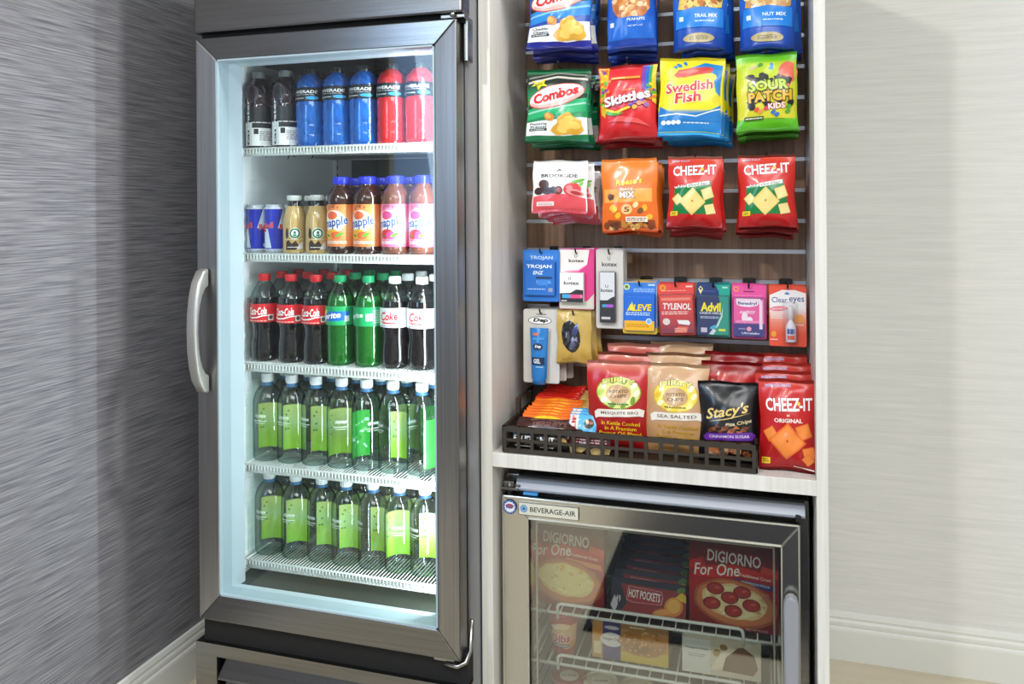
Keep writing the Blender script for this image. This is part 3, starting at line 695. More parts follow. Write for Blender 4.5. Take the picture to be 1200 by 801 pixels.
# top row of hooks: four packet stacks
ZA, ZB, ZC = RAILZ[15], RAILZ[12], RAILZ[9]
pA = bag(.163, .195, .020, [(0, '#1a1f8c'), (.12, '#1c2496'), (.13, '#1f2e9c'), (1, '#2a7fd0')], art_pretzel(.163, .195, '#1f', '#1f86d8', '#10151e', ('Cheddar', 'Cheese')), seed=3)
hang(pA, 'blue cheese pretzel bag', 'snack bag', 'top row, far left', -.446, 1.925, 1.905, 4, .036, -.004, .05, .05, .008, 3)
def art_peanut(w, h, kind):
    A = Art(w, h)
    if kind == 0:
        A.rect(.03, .62, .97, .98, '#f08a1e').rect(.08, .66, .82, .74, '#2aa8d8').text('PLANTERS', .5, .84, .8, .09, '#ffffff', .03, 0, 4, '#1a4fae', .03)
        A.ell(.52, .50, .40, .20, '#c87832'); nuts(A, .52, .50, .36, .17, ['#e0a868', '#d08a46', '#ecc494', '#b86a30'], 60, .07, 4)
        A.rect(.03, .10, .97, .34, '#1668d0').text('PEANUTS', .62, .31, .36, .03, '#e8f0fa', .02).text('NET WT 6 OZ', .60, .24, .30, .018, '#e0ecfa', .01)
        A.rect(.08, .25, .16, .30, '#e8f0fa')
    else:
        c = ['#c8743a', '#e8c85a', '#8a5a30', '#f0dc9a', '#b84a30'] if kind == 1 else ['#e0b878', '#d09a58', '#ecd0a0', '#c8905a', '#f6f2e6']
        A.rect(.04, .62, .96, .97, '#1a7ad2').text('PLANTERS', .5, .86, .8, .07, '#ffffff', .03, 0, 4, '#103a8e', .03)
        A.poly([(.12, .66), (.9, .72), (.9, .76), (.12, .70)], '#38b0e8')
        A.poly([(.10, .44), (.5, .40), (.9, .44), (.93, .64), (.5, .70), (.14, .62)], c[1]); nuts(A, .52, .54, .37, .12, c, 70, .07, 6 + kind)
        A.poly([(.04, .22), (.96, .22), (.93, .42), (.5, .45), (.08, .42)], '#1f84e0')
        A.text('TRAIL MIX' if kind == 1 else 'NUT MIX', .62, .35, .42, .04, '#e8f4ff', .02).lines(.60, .29, .36, .025, 1, '#cfe4fa', 2).rect(.12, .30, .2, .35, '#d8ecff')
        A.ell(.5, .10, .30, .055, '#b8a878').lines(.5, .10, .36, .05, 3, '#5a5238', 3)
    return A
pB = bag(.118, .205, .022, [(0, '#1440a8'), (.3, '#1a56c4'), (1, '#2a72d8')], art_peanut(.118, .205, 0), seed=5)
hang(pB, 'blue and orange peanut bag', 'snack bag', 'top row, second hook', -.282, 1.925, 1.90, 4, .036, -.005, .05, -.03, .006, 5)
for kind, x, what, place, sd in ((1, -.118, 'blue trail mix pouch', 'top row, third hook', 8), (2, .030, 'blue pale-nut mix pouch', 'top row, far right', 9)):
    p_ = bag(.124, .210, .030, [(0, '#123f9e'), (.25, '#1657c0'), (1, '#1d72d4')], art_peanut(.124, .21, kind), seed=sd, standup=True, wr=.001)
    hang(p_, what, 'snack bag', place, x, 1.925 - .008 * kind, 1.90, 3, .045, -.006, .05, .02, .008, sd)
# second row
pE = bag(.160, .178, .020, [(0, '#0a6a3e'), (.13, '#0c7a48'), (.6, '#1a9a62'), (.8, '#14201a'), (.93, '#16301f'), (.95, '#0f7a4a'), (1, '#12804e')], art_pretzel(.160, .178, '#0c', '#1fae6e', '#0e2a1c', ('Pizzeria', 'Pretzel')), seed=12)
hang(pE, 'green pizza pretzel bag', 'snack bag', 'second row, far left', -.456, 1.683, 1.90, 4, .038, -.003, .05, .03, .008, 12)
def art_rainbow(w, h):
    A = Art(w, h)
    A.poly([(.02, .35), (.10, .30), (.13, .62), (.20, .98), (.02, .98)], '#e8b82e'); R = random.Random(4)
    for i in range(34):
        A.ell(R.uniform(.05, .32) if i % 2 else R.uniform(.03, .16), R.uniform(.45, .97), .035, .024, R.choice(['#e8d22e', '#58b030', '#e87a22', '#d8283a', '#7a3a9a']), 0, 10)
    for x0, c in ((.76, '#7a3aa8'), (.82, '#2a5ec8'), (.88, '#2aa04a'), (.93, '#e8c82a')): A.poly([(x0, .66 - (x0 - .76)), (x0 + .07, .62 - (x0 - .76)), (x0 + .08, .98), (x0 + .01, .98)], c)
    for i in range(12): A.ell(R.uniform(.84, .97), R.uniform(.52, .72), .035, .022, R.choice(['#e8d22e', '#58b030', '#e87a22', '#7a3a9a']), 0, 10)
    A.rect(.22, .80, .74, .83, '#e8a03a').text('ORIGINAL', .36, .815, .24, .018, '#fff0d0', .01)
    A.text('SHARE SIZE', .55, .65, .22, .016, '#f0c070', .01)
    A.poly([(.10, .36), (.30, .33), (.56, .40), (.62, .44), (.56, .43), (.30, .37), (.12, .42)], '#e8d22e').poly([(.12, .34), (.28, .31), (.46, .34), (.30, .345), (.13, .38)], '#4ab03a')
    for (x, y, c) in ((.58, .44, '#5a3aa0'), (.66, .48, '#5a3aa0'), (.64, .41, '#e8b02e'), (.72, .46, '#e87a22'), (.80, .47, '#d87a2a'), (.84, .44, '#7a3a9a'), (.76, .51, '#6a4ab8')): A.ell(x, y, .045, .03, c, 0, 12)
    A.text('Skittles', .50, .545, .82, .13, '#faf6f6', .035, .05, 10, '#8a1420', .03)
    A.poly([(.14, .24), (.40, .30), (.7, .26), (.9, .16), (.7, .20), (.4, .23)], '#f05a5a')
    return A
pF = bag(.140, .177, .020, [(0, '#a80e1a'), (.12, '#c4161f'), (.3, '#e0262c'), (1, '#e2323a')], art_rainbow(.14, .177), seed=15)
hang(pF, 'red rainbow candy bag', 'snack bag', 'second row, second hook', -.289, 1.683, 1.90, 3, .045, -.006, .06, -.02, .006, 15)
def art_fish(w, h):
    A = Art(w, h)
    A.poly([(.40, .84), (.70, .93), (.97, .90), (.97, .55), (.88, .78), (.66, .85)], '#1c86d0').poly([(.80, .62), (.97, .78), (.97, .40), (.86, .42)], '#e8d818').poly([(.86, .70), (.97, .80), (.97, .5), (.9, .56)], '#1c86d0')
    A.poly([(.22, .77), (.30, .84), (.55, .87), (.78, .88), (.84, .85), (.80, .80), (.6, .78), (.4, .745), (.28, .74)], '#dc4640').ell(.45, .82, .16, .022, '#f08070', 5)
    A.ell(.31, .90, .045, .022, '#1c86d0', -30).ell(.40, .925, .04, .02, '#1c86d0', -50).ell(.25, .88, .03, .018, '#1c86d0', 0)
    A.text('Swedish', .47, .63, .76, .13, '#d82a35', .03, .1, 7, '#fbf6ea', .03).text('Fish', .46, .49, .42, .13, '#d82a35', .03, .1, 7, '#fbf6ea', .03)
    A.poly([(.02, .20), (.97, .20), (.97, .40), (.84, .34), (.66, .30), (.40, .27), (.2, .30), (.02, .38)], '#1a7cc8')
    A.poly([(.02, .27), (.3, .29), (.6, .26), (.84, .33), (.97, .36), (.97, .345), (.84, .315), (.6, .245), (.3, .27), (.02, .255)], '#e8f0ea')
    for i, x in enumerate((.09, .17, .25, .33)): A.ell(x, .175, .04, .028, '#e8eef4', 0, 14)
    A.lines(.62, .17, .42, .03, 1, '#cfe4f4', 3); A.rect(.02, .02, .98, .055, '#1fa0e0').rect(.02, .055, .98, .062, '#d8e02a')
    return A
pG = bag(.146, .182, .014, [(0, '#1a8cd4'), (.16, '#1b80cc'), (.3, '#1b80cc'), (.34, '#f2e41c'), (1, '#f4e41e')], art_fish(.146, .182), seed=18, wr=.001, pinch=.03)
hang(pG, 'yellow fish candy bag', 'snack bag', 'second row, third hook', -.138, 1.69, 1.895, 5, .032, -.003, .05, .05, .008, 18, dxr=.004)
def art_sour(w, h):
    A = Art(w, h); R = random.Random(8)
    A.grad(.03, .16, .97, .88, [(0, '#d8d42a'), (.5, '#e2da34'), (1, '#b8d828')], 10); A.n = 1
    A.ell(.86, .74, .16, .14, '#f0705a').ell(.80, .62, .10, .10, '#f08a64').rect(.96, .5, 1, .9, '#c0d830')
    A.ell(.59, .84, .03, .03, '#3a8ad0').ell(.58, .80, .04, .02, '#3a8ad0').text('SOFT', .30, .82, .16, .035, '#f4f0e0', .02, 0, 20, '#c03a2a', .04).ell(.40, .85, .05, .025, '#4a9a30', 25)
    for i in range(30):
        A.ell(R.uniform(.22, .9), R.choice([R.uniform(.30, .38), R.uniform(.62, .70)]), R.uniform(.03, .07), R.uniform(.02, .045), '#141a14', R.uniform(0, 90), 7, .5, i)
    A.text('SOUR', .53, .575, .66, .135, '#c2e03a', .045, 0, 3, '#141a14', .05).text('PATCH', .55, .435, .72, .135, '#f2b62e', .045, 0, 3, '#141a14', .05)
    A.text('KIDS', .66, .31, .28, .07, '#f4f0ea', .03, 0, 4, '#d8323a', .05)
    for (x, y, c) in ((.32, .27, '#e8503a'), (.38, .24, '#f08a3a'), (.60, .23, '#2a6ac8'), (.66, .20, '#2a6ac8'), (.84, .24, '#4aa030'), (.86, .30, '#4aa030'), (.48, .28, '#d83a4a')): A.ell(x, y, .045, .025, c, 30, 9, .4)
    A.rect(.12, .14, .44, .185, '#4a5a2a').lines(.28, .162, .28, .025, 1, '#eef0e0', 2).lines(.65, .15, .3, .02, 1, '#7a8a1a', 4)
    return A
pH = bag(.132, .175, .016, [(0, '#4a9a16'), (.10, '#5cb81c'), (.16, '#6cc820'), (.2, '#c8d62c'), (.85, '#d4dc30'), (.9, '#74cc28'), (1, '#62c020')], art_sour(.132, .175), seed=21, wr=.001, pinch=.03)
hang(pH, 'lime green sour candy bag', 'snack bag', 'second row, far right', .024, 1.69, 1.895, 4, .036, -.004, .05, -.01, .005, 21)
# third row
def art_choc(w, h):
    A = Art(w, h)
    A.text('BROOKSIDE', .5, .70, .66, .07, '#2a2228', .03).poly([(.44, .78), (.5, .84), (.56, .80), (.54, .76), (.5, .79)], '#4a4248').lines(.5, .62, .3, .02, 1, '#9a9298', 2)
    A.poly([(.02, .04), (.98, .04), (.98, .28), (.7, .34), (.4, .36), (.02, .30)], '#e0525a').rect(.02, .0, .98, .05, '#c8384a')
    A.ell(.22, .53, .10, .09, '#4a2c28').ell(.12, .40, .09, .07, '#38201e').ell(.28, .41, .10, .075, '#3e2422').ell(.40, .42, .07, .07, '#2e1a18').ell(.50, .42, .075, .08, '#5a3430').ell(.51, .42, .045, .05, '#a85a58')
    A.ell(.75, .44, .16, .13, '#d8383e').ell(.70, .47, .06, .04, '#f0868a').ell(.80, .38, .16, .06, '#e88a8a', -10).ell(.82, .37, .10, .035, '#a8222a', -10).ell(.84, .60, .12, .03, '#6ab03a', 15).ell(.90, .54, .05, .03, '#8cc85a', 50)
    A.rect(.10, .12, .42, .2, '#f4e4e2').lines(.26, .16, .26, .05, 2, '#c87a7e', 3)
    return A
pI = bag(.137, .125, .013, [(0, '#c43a4c'), (.06, '#efe8ec'), (.2, '#f2f0f0'), (1, '#f4f2f1')], art_choc(.137, .125), seed=24, wr=.0006, pinch=.02)
hang(pI, 'white and pink chocolate pouch', 'snack bag', 'third row, far left', -.452, 1.461, 1.895, 6, .026, -.006, .07, .02, .006, 24, dxr=.004)
def art_cup(w, h):
    A = Art(w, h); R = random.Random(11)
    A.text("Reese's", .50, .68, .48, .085, '#f2d81e', .03, .2, 5, '#3a1c10', .025).rect(.04, .40, .92, .58, '#f6a848')
    A.text('SNACK', .46, .575, .26, .04, '#f8f0e6', .03, 0, 0, '#3a1c10', .05).text('MIX', .47, .50, .28, .09, '#f8f4ee', .04, 0, 0, '#3a1c10', .05)
    A.ell(.17, .47, .07, .045, '#5a3018', 30, 5).ell(.14, .50, .05, .02, '#8a5028', 30, 5)
    for (x, y, c) in ((.20, .33, '#f2c02a'), (.24, .30, '#f2c02a'), (.78, .32, '#f0b428'), (.70, .28, '#7a4a2a'), (.62, .36, '#f4d8a0'), (.30, .22, '#f2c02a'), (.85, .2, '#f2b42a')): A.ell(x, y, .06, .035, c, R.uniform(0, 90))
    A.ell(.46, .30, .10, .07, '#f4c078').text('5', .46, .30, .10, .07, '#6a3818', .02)
    A.poly([(.06, .05), (.96, .06), (.94, .16), (.5, .13), (.12, .17)], '#8a3a14'); nuts(A, .5, .09, .42, .04, ['#5a2a12', '#c8843a', '#e0b060', '#7a3a18'], 26, .06, 5)
    A.rect(.44, .13, .82, .20, '#f4ead8').lines(.63, .165, .34, .05, 2, '#7a4020', 2)
    return A
pJ = bag(.132, .172, .015, [(0, '#c84a10'), (.1, '#e8681a'), (1, '#f2842a')], art_cup(.132, .172), seed=27, wr=.001, pinch=.02)
hang(pJ, 'orange snack mix pouch', 'snack bag', 'third row, second hook', -.286, 1.462, 1.895, 4, .036, -.004, .05, -.02, .006, 27, dxr=.003)
def art_cracker(w, h, big=False):
    A = Art(w, h); R = random.Random(5)
    if not big:
        A.text('BAKED SNACK', .24, .935, .32, .03, '#e8dcf0', .015, 0, 3, '#6a4a9a', .03)
        A.text('CHEEZ-IT', .50, .80, .80, .14, '#faf8f4', .025, 0, 3, '#a81418', .02).ell(.64, .815, .03, .025, '#f2c02a')
        A.poly([(.10, .20), (.12, .56), (.80, .66), (.82, .54), (.86, .42), (.86, .20)], '#0f7a3a')
        A.text('white', .235, .575, .24, .045, '#f4f6ee', .015, 0, 7).poly([(.36, .605), (.78, .655), (.785, .605), (.37, .555)], '#eef0e6').text('cheddar', .57, .606, .36, .045, '#1a4a2a', .01, 0, 7)
        for (x, y, s, rot, c) in ((.18, .40, .12, 40, '#e8c868'), (.76, .48, .15, 20, '#ecd07a'), (.47, .37, .27, 43, '#eccd74'), (.80, .27, .13, 12, '#f0d88c')):
            A.quad(x, y, s * 1.35, s * 1.35 * w / h, c, rot); A.quad(x, y, s * 1.15, s * 1.15 * w / h, '#f4de98' if s < .2 else '#f2d684', rot)
        A.ell(.47, .375, .02, .014, '#b8883a').rect(.06, .18, .20, .24, '#f2d02a').lines(.13, .21, .1, .04, 2, '#6a5a1a')
    else:
        A.text('BAKED SNACK CRACKERS', .34, .93, .46, .03, '#d8cce8', .015, 0, 2, '#6a4a9a', .03)
        A.text('CHEEZ-IT', .53, .735, .82, .14, '#faf8f4', .025, 0, 3, '#a81418', .02).ell(.70, .75, .03, .02, '#f2c02a')
        A.text('ORIGINAL', .52, .565, .52, .045, '#f4ece4', .03, 0, 2).ell(.52, .62, .03, .012, '#f4b8a8')
        for (x, y, s, rot) in ((.20, .41, .15, 35), (.80, .45, .18, 18), (.50, .34, .34, 42), (.88, .22, .15, 12), (.86, .15, .12, 40)):
            A.quad(x, y, s * 1.4, s * 1.4 * w / h, '#e8702a', rot); A.quad(x, y, s * 1.2, s * 1.2 * w / h, '#f08a3e', rot)
        A.ell(.50, .345, .02, .014, '#a84a16').rect(.05, .08, .20, .15, '#f2c82a').lines(.125, .115, .11, .04, 2, '#6a5a1a')
        A.poly([(.60, .06), (.96, .03), (.96, .045), (.62, .075)], '#f0d8d0')
    return A
for x, what, place, sd in ((-.133, 'red cheddar cracker bag', 'third row, third hook', 30), (.023, 'red cheddar cracker bag', 'third row, far right', 31)):
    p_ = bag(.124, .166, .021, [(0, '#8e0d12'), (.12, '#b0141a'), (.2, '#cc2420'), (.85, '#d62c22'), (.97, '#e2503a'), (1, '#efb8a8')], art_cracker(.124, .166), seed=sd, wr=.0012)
    hang(p_, what, 'snack bag', place, x, 1.463, 1.89, 4, .040, -.008, .06, -.01 if sd == 31 else .02, .005, sd)
for (x, z, yf, where) in [(-.446, ZA, 1.90, 'top hook, far left'), (-.282, ZA, 1.895, 'second top hook'), (-.118, ZA, 1.895, 'third top hook'), (.030, ZA, 1.895, 'top hook, far right'),
        (-.456, ZB, 1.895, 'hook through the green pretzel bags'), (-.289, ZB, 1.895, 'hook through the red rainbow candy bags'), (-.138, ZB, 1.89, 'hook through the yellow fish candy bags'), (.024, ZB, 1.89, 'hook through the sour candy bags'),
        (-.452, ZC, 1.89, 'hook through the white chocolate pouches'), (-.286, ZC, 1.89, 'hook through the orange snack mix pouches'), (-.133, ZC, 1.885, 'hook through the left cracker bags'), (.023, ZC, 1.885, 'hook through the right cracker bags')]:
    hook(x, z, yf, f'black wire {where}')

# ------------------------------------------------------------------ carded remedies and toiletries
def card_pack(name, w, h, art, t=.0012, bub=None, bub_art=None, bub_mat=None, back='#e8e8ea', notch=True, r=.006):
    """a hang card; bub = (x0, z0, x1, z1, depth) of the moulded blister or box on its face, in metres from the card's lower left"""
    z0 = -(h - .010); pts = []
    for cx, cz, a0 in ((w / 2 - r, z0 + r, -90), (w / 2 - r, .010 - r, 0), (-w / 2 + r, .010 - r, 90), (-w / 2 + r, z0 + r, 180)):
        for k in range(4): a = math.radians(a0 + 30 * k); pts.append((cx + r * math.cos(a), cz + r * math.sin(a)))
    o = MB().prism(pts, 0, t).build(name, film)
    c = o.data.color_attributes.new('Col', 'FLOAT_COLOR', 'POINT'); c.data.foreach_set('color', np.tile(np.array([*lin(back), 1], np.float32), len(o.data.vertices)))
    art.build('printed_card_front', flat_surf(w, h, 0, z0), card, o, emax=.05, base=.0002)
    if bub:
        x0, b0, x1, b1, d = bub; X0, X1, B0, B1 = x0 - w / 2, x1 - w / 2, z0 + b0, z0 + b1
        if bub_art:
            bx = MB().box(X0, X1, -d, -.0002, B0, B1, 0, .0012).build('boxed_content', card, o)
            c = bx.data.color_attributes.new('Col', 'FLOAT_COLOR', 'POINT'); c.data.foreach_set('color', np.tile(np.array([*lin(bub_art[1]), 1], np.float32), len(bx.data.vertices)))
            bub_art[0].build('printed_box_front', flat_surf(X1 - X0 - .002, B1 - B0 - .002, -d, B0 + .001, (X0 + X1) / 2), card, o, emax=.05, base=.0002)
        if bub_mat:
            MB().box(X0 - .003, X1 + .003, -d - .003, -.0003, B0 - .003, B1 + .003, 0, .004).build('clear_blister', bub_mat, o)
    return o
def art_base(w, h, col, *sh):
    A = Art(w, h); A.rect(.015, .012, .985, .988, col); return A
M1, M2, M3 = RAILZ[6], RAILZ[5], RAILZ[4]
# blue latex pack
A = art_base(.096, .130, '#1f74d0'); A.rect(.06, .80, .94, .94, '#2a80da').text('TROJAN', .50, .84, .62, .085, '#cfe2f6', .02)
pk = Art(.078, .09); pk.rect(0, 0, 1, 1, '#1c6cc8').text('TROJAN', .48, .86, .86, .14, '#e4f0fc', .03).text('ENZ', .45, .68, .36, .11, '#dfeefc', .03, .2)
pk.rect(.38, .50, .92, .56, '#16304e').lines(.64, .40, .5, .1, 2, '#8fc0ee', 3).lines(.4, .18, .6, .05, 1, '#bcd8f4', 1).rect(.80, .10, .94, .22, '#9a9ab0').rect(.42, .3, .78, .46, '#3a88dc')
p_ = card_pack('remedy_card', .096, .130, A, bub=(.008, .016, .086, .100, .012), bub_art=(pk, '#1a62b8'), back='#1f6cc4')
hang(p_, 'blue carded pack', 'carded pack', 'upper left of the toiletries', -.520, 1.243, 1.965, 4, .026, -.002, .03, .0, .002, 41)
def kotex(w, h, tall):
    A = Art(w, h)
    if tall: A.rect(.015, .01, .985, .99, '#d6d2cc')
    else:
        A.rect(.015, .01, .985, .99, '#e03a86').poly([(.015, .58), (.2, .64), (.55, .66), (.80, .76), (.86, .99), (.015, .99)], '#f2ece6')
        A.poly([(.015, .01), (.985, .01), (.985, .26), (.80, .14), (.015, .16)], '#d8d4c6').poly([(.015, .58), (.2, .64), (.55, .66), (.80, .76), (.80, .74), (.55, .635), (.2, .615), (.015, .55)], '#f6a8c8')
    A.text('U', .48, .885, .10 if tall else .08, .05, '#3a3338', .01).text('kotex', .50, .81, .56 if tall else .44, .055, '#3a3338', .025)
    return A
kb = Art(.060, .072); kb.rect(0, 0, 1, 1, '#f0eeee').text('U', .42, .82, .10, .10, '#3a3338', .01).text('kotex', .50, .66, .66, .12, '#3a3338', .025)
kb.poly([(0, 0), (1, 0), (1, .42), (.7, .44), (.45, .32), (0, .30)], '#26222a').rect(.10, .14, .34, .27, '#38a8dc').rect(.36, .14, .92, .27, '#e84a8c').ell(.34, .205, .12, .065, '#38a8dc').ell(.92, .205, .06, .065, '#f07aa8').rect(.06, .03, .3, .07, '#c8c4c8')
p_ = card_pack('remedy_card', .090, .150, kotex(.09, .15, False), bub=(.005, .018, .066, .092, .016), bub_art=(kb, '#e4e2e4'), back='#d83a82')
hang(p_, 'pink and white carded pack', 'carded pack', 'beside the blue carded packs', -.430, 1.245, 1.97, 3, .028, .0, .02, .0, .002, 42)
kb = Art(.036, .138); kb.rect(0, 0, 1, 1, '#ecebee').text('U', .46, .72, .2, .06, '#3a3338', .01).text('kotex', .48, .64, .84, .07, '#3a3338', .025)
kb.poly([(0, 0), (1, 0), (1, .52), (.8, .50), (.5, .44), (0, .44)], '#26232a').rect(.14, .30, .5, .36, '#38a0dc').rect(.45, .30, .9, .36, '#b85ad8').rect(.1, .06, .7, .11, '#d8d4d8')
p_ = card_pack('remedy_card', .068, .195, kotex(.068, .195, True), bub=(.012, .016, .050, .140, .016), bub_art=(kb, '#3a363e'), bub_mat=blister, back='#c8c4be')
hang(p_, 'tall grey carded pack with a slim box', 'carded pack', 'above the chips', -.346, 1.246, 1.965, 3, .030, .0, .015, .0, .002, 43)
# hair gel tube on a pale card
A = art_base(.094, .186, '#cfccc6'); A.ell(.46, .845, .33, .055, '#1a1a1e').ell(.46, .845, .31, .046, '#f2f2f2').text('Dep', .48, .845, .42, .065, '#1a1a1e', .05, .2).rect(.36, .925, .64, .935, '#2a2a2a')
p_ = card_pack('remedy_card', .094, .186, A, back='#c4c0ba')
tb = MB(); V = []; nseg = 20; rows_ = [(.000, .017, .011), (.012, .0175, .012), (.016, .020, .0125), (.06, .021, .012), (.11, .0225, .008), (.140, .024, .0012)]
for zz, rx, ry in rows_: V += [(-.002 + rx * math.cos(2 * PI * k / nseg), -.0135 + ry * math.sin(2 * PI * k / nseg), -.176 + zz) for k in range(nseg)]
tb.add(V, [(i * nseg + k, i * nseg + (k + 1) % nseg, (i + 1) * nseg + (k + 1) % nseg, (i + 1) * nseg + k) for i in range(len(rows_) - 1) for k in range(nseg)] + [tuple(range(nseg))[::-1]], 0, True)
tube = tb.build('gel_tube', mat('blue_gel_tube', '#1f78c4', .22, 0, .4), p_)
A = Art(.036, .125)
A.ell(.46, .66, .36, .07, '#14284a').text('Dep', .48, .66, .44, .07, '#e4ecf6', .04, .2).rect(.05, .30, .95, .45, '#122a4c').text('GEL', .42, .375, .5, .09, '#e8eef6', .03).lines(.6, .26, .5, .03, 1, '#d0e4f4', 2).rect(.1, .88, .5, .93, '#c86a4a').rect(.1, .80, .9, .84, '#3a9ade')
A.build('printed_tube_front', lambda fx, fy, off: np.stack([-.002 + (fx - .5) * .036, -.0135 - off - .0122 * np.sqrt(np.clip(1 - ((fx - .5) * 1.62) ** 2, .05, 1)) * np.interp(fy, [0, .5, .85, 1], [1.03, 1.0, .70, .28]), -.164 + fy * .125], 1), card, p_)
hang(p_, 'blue hair gel tube on card', 'carded pack', 'below the blue carded packs', -.521, 1.093, 1.965, 3, .032, .0, .015, .0, .003, 44, dxr=.008)
# gold pouch
A = Art(.088, .130); A.ell(.42, .50, .27, .30, '#1c1a1e', 10, 18, .08).poly([(.44, .62), (.60, .76), (.66, .62), (.54, .50)], '#3c4878').poly([(.36, .28), (.48, .50), (.58, .34), (.46, .24)], '#5a5878').poly([(.30, .5), (.36, .62), (.40, .46), (.34, .36)], '#46424e').poly([(.5, .44), (.6, .5), (.62, .40)], '#8a88a0')
p_ = bag(.088, .132, .009, [(0, '#b08c3a'), (.3, '#cdaa54'), (.7, '#c2a050'), (1, '#d0b468')], A, foil, seed=45, wr=.0012, pinch=.02)
hang(p_, 'gold foil pouch with black comb', 'pouch', 'below the pink carded packs', -.435, 1.093, 1.96, 3, .030, -.001, .03, .0, .006, 45, dxr=.007)
# five remedy cards under the lower rail
def lower_card(w, h, col): return art_base(w, h, col)
A = lower_card(.084, .126, '#2f7edc'); A.rect(.015, .01, .985, .12, '#e8c82e').ell(.12, .90, .09, .06, '#cfe0a0').ell(.12, .90, .05, .033, '#6a7a4a').lines(.62, .84, .6, .08, 3, '#a8ccf4', 2).rect(.74, .93, .94, .96, '#c8def6')
bx = Art(.074, .088); bx.rect(0, 0, 1, 1, '#1668d2').rect(0, 0, 1, .27, '#f2b41e').text('ALEVE', .50, .63, .84, .19, '#f4d61e', .035, .12, 2, '#0d2f7a', .02).poly([(.16, .55), (.26, .80), (.34, .55)], '#f6e04a')
bx.lines(.45, .46, .8, .10, 2, '#cfe4fa', 4).ell(.82, .26, .10, .085, '#d8e4f0').ell(.82, .26, .07, .06, '#7ab0e0').lines(.45, .14, .76, .10, 2, '#c88a16', 5).lines(.5, .92, .8, .03, 1, '#3a86e4')
p_ = card_pack('remedy_card', .084, .126, A, bub=(.005, .008, .079, .098, .012), bub_art=(bx, '#1760c0'), back='#e0b428')
hang(p_, 'blue and yellow pain relief card', 'carded pack', 'leftmost under the lower rail', -.272, 1.167, 1.965, 4, .026, -.0005, .03, .0, .002, 46)
A = lower_card(.086, .124, '#e4473f'); A.ell(.14, .92, .09, .06, '#f2a032').ell(.14, .92, .05, .034, '#d86a20').lines(.45, .86, .7, .025, 1, '#f4b0a8').rect(.78, .92, .96, .95, '#f4c4bc')
bx = Art(.080, .092); bx.grad(0, 0, 1, 1, [(0, '#7a2a4a'), (.3, '#c4303a'), (1, '#e8483c')], 10); bx.rect(.06, .86, .94, .93, '#f08a78').text('TYLENOL', .52, .70, .84, .17, '#faf6f4', .025, .1, -2).lines(.45, .53, .8, .10, 2, '#f8d8d0', 3)
bx.ell(.18, .30, .11, .09, '#e8dcd6').poly([(.50, .34), (.55, .24), (.86, .20), (.90, .26), (.84, .33)], '#f4f0ee').poly([(.40, 0), (.52, .18), (.84, .16), (.78, 0)], '#e8604a').lines(.6, .08, .36, .12, 3, '#f8c0b0', 6)
p_ = card_pack('remedy_card', .086, .124, A, bub=(.003, .006, .083, .098, .012), bub_art=(bx, '#8a2a44'), bub_mat=blister, back='#d83c38')
hang(p_, 'red pain relief card', 'carded pack', 'second under the lower rail', -.186, 1.165, 1.965, 3, .028, -.001, .03, -.05, .002, 47)
def remedy_curve(A):
    A.poly([(.55, .988), (.66, .86), (.70, .6), (.66, .4), (.52, .2), (.30, .012), (.985, .012), (.985, .988)], '#14a08a')
    return A
A = lower_card(.078, .126, '#1c3470'); remedy_curve(A); A.poly([(.12, .80), (.05, .90), (.12, .96), (.20, .90)], '#e8e09a').ell(.125, .905, .035, .022, '#1c3470').lines(.35, .86, .4, .02, 1, '#5a70b0').rect(.76, .92, .92, .95, '#a8e0d4')
bx = Art(.072, .090); bx.rect(0, 0, 1, 1, '#142a62').poly([(.68, 1), (.74, .8), (.72, .5), (.6, .28), (.34, 0), (1, 0), (1, 1)], '#0f9480').text('Advil', .42, .72, .66, .24, '#f6e81e', .04, 0, 0, '#0c1a40', .03)
bx.text('LIQUI-GELS', .42, .56, .70, .06, '#eaf0f6', .02).lines(.38, .45, .6, .07, 2, '#c4d0e8', 2).poly([(.66, .22), (.80, .48), (.82, .74), (.76, .5), (.56, .16)], '#c8dcdc').ell(.50, .20, .12, .04, '#3aa8d0', 25).rect(.10, .06, .30, .18, '#c8c0d0').rect(.68, .10, .9, .16, '#d8e03a').poly([(.36, .02), (.5, .16), (.6, .12), (.5, 0)], '#d0d8e0')
p_ = card_pack('remedy_card', .078, .126, A, bub=(.003, .006, .075, .098, .012), bub_art=(bx, '#12545c'), bub_mat=blister, back='#1a4a6a')
hang(p_, 'navy and teal pain relief card', 'carded pack', 'third under the lower rail', -.098, 1.166, 1.965, 3, .028, -.0005, .03, .0, .002, 48)
A = lower_card(.078, .126, '#e8509a'); A.ell(.13, .92, .08, .05, '#f0a040').ell(.13, .92, .05, .03, '#e8509a').rect(.34, .865, .66, .885, '#7a1a4a').lines(.5, .80, .8, .015, 1, '#f4a8cc')
bx = Art(.070, .088); bx.rect(0, 0, 1, 1, '#ee5aa0').rect(0, 0, 1, .34, '#34307e').rect(.08, .88, .88, 1, '#f6d4e4').rect(.84, .2, .94, .95, '#f4dcea').ell(.45, .86, .36, .08, '#f4e8f2').text('Benadryl', .45, .865, .62, .10, '#2c2a78', .03)
bx.text('ALLERGY', .45, .64, .52, .08, '#fbeef4', .02).ell(.36, .50, .10, .15, '#f8e4ee').ell(.52, .44, .10, .08, '#f4f0f8').rect(.08, .36, .84, .42, '#f08aba').ell(.5, .2, .08, .06, '#f0a0b8', 30).text('Ultratabs', .55, .09, .58, .055, '#f0eef8', .015).lines(.28, .20, .24, .04, 1, '#c8c4e4')
p_ = card_pack('remedy_card', .078, .126, A, bub=(.004, .006, .074, .096, .012), bub_art=(bx, '#3a3488'), bub_mat=blister, back='#e04a94')
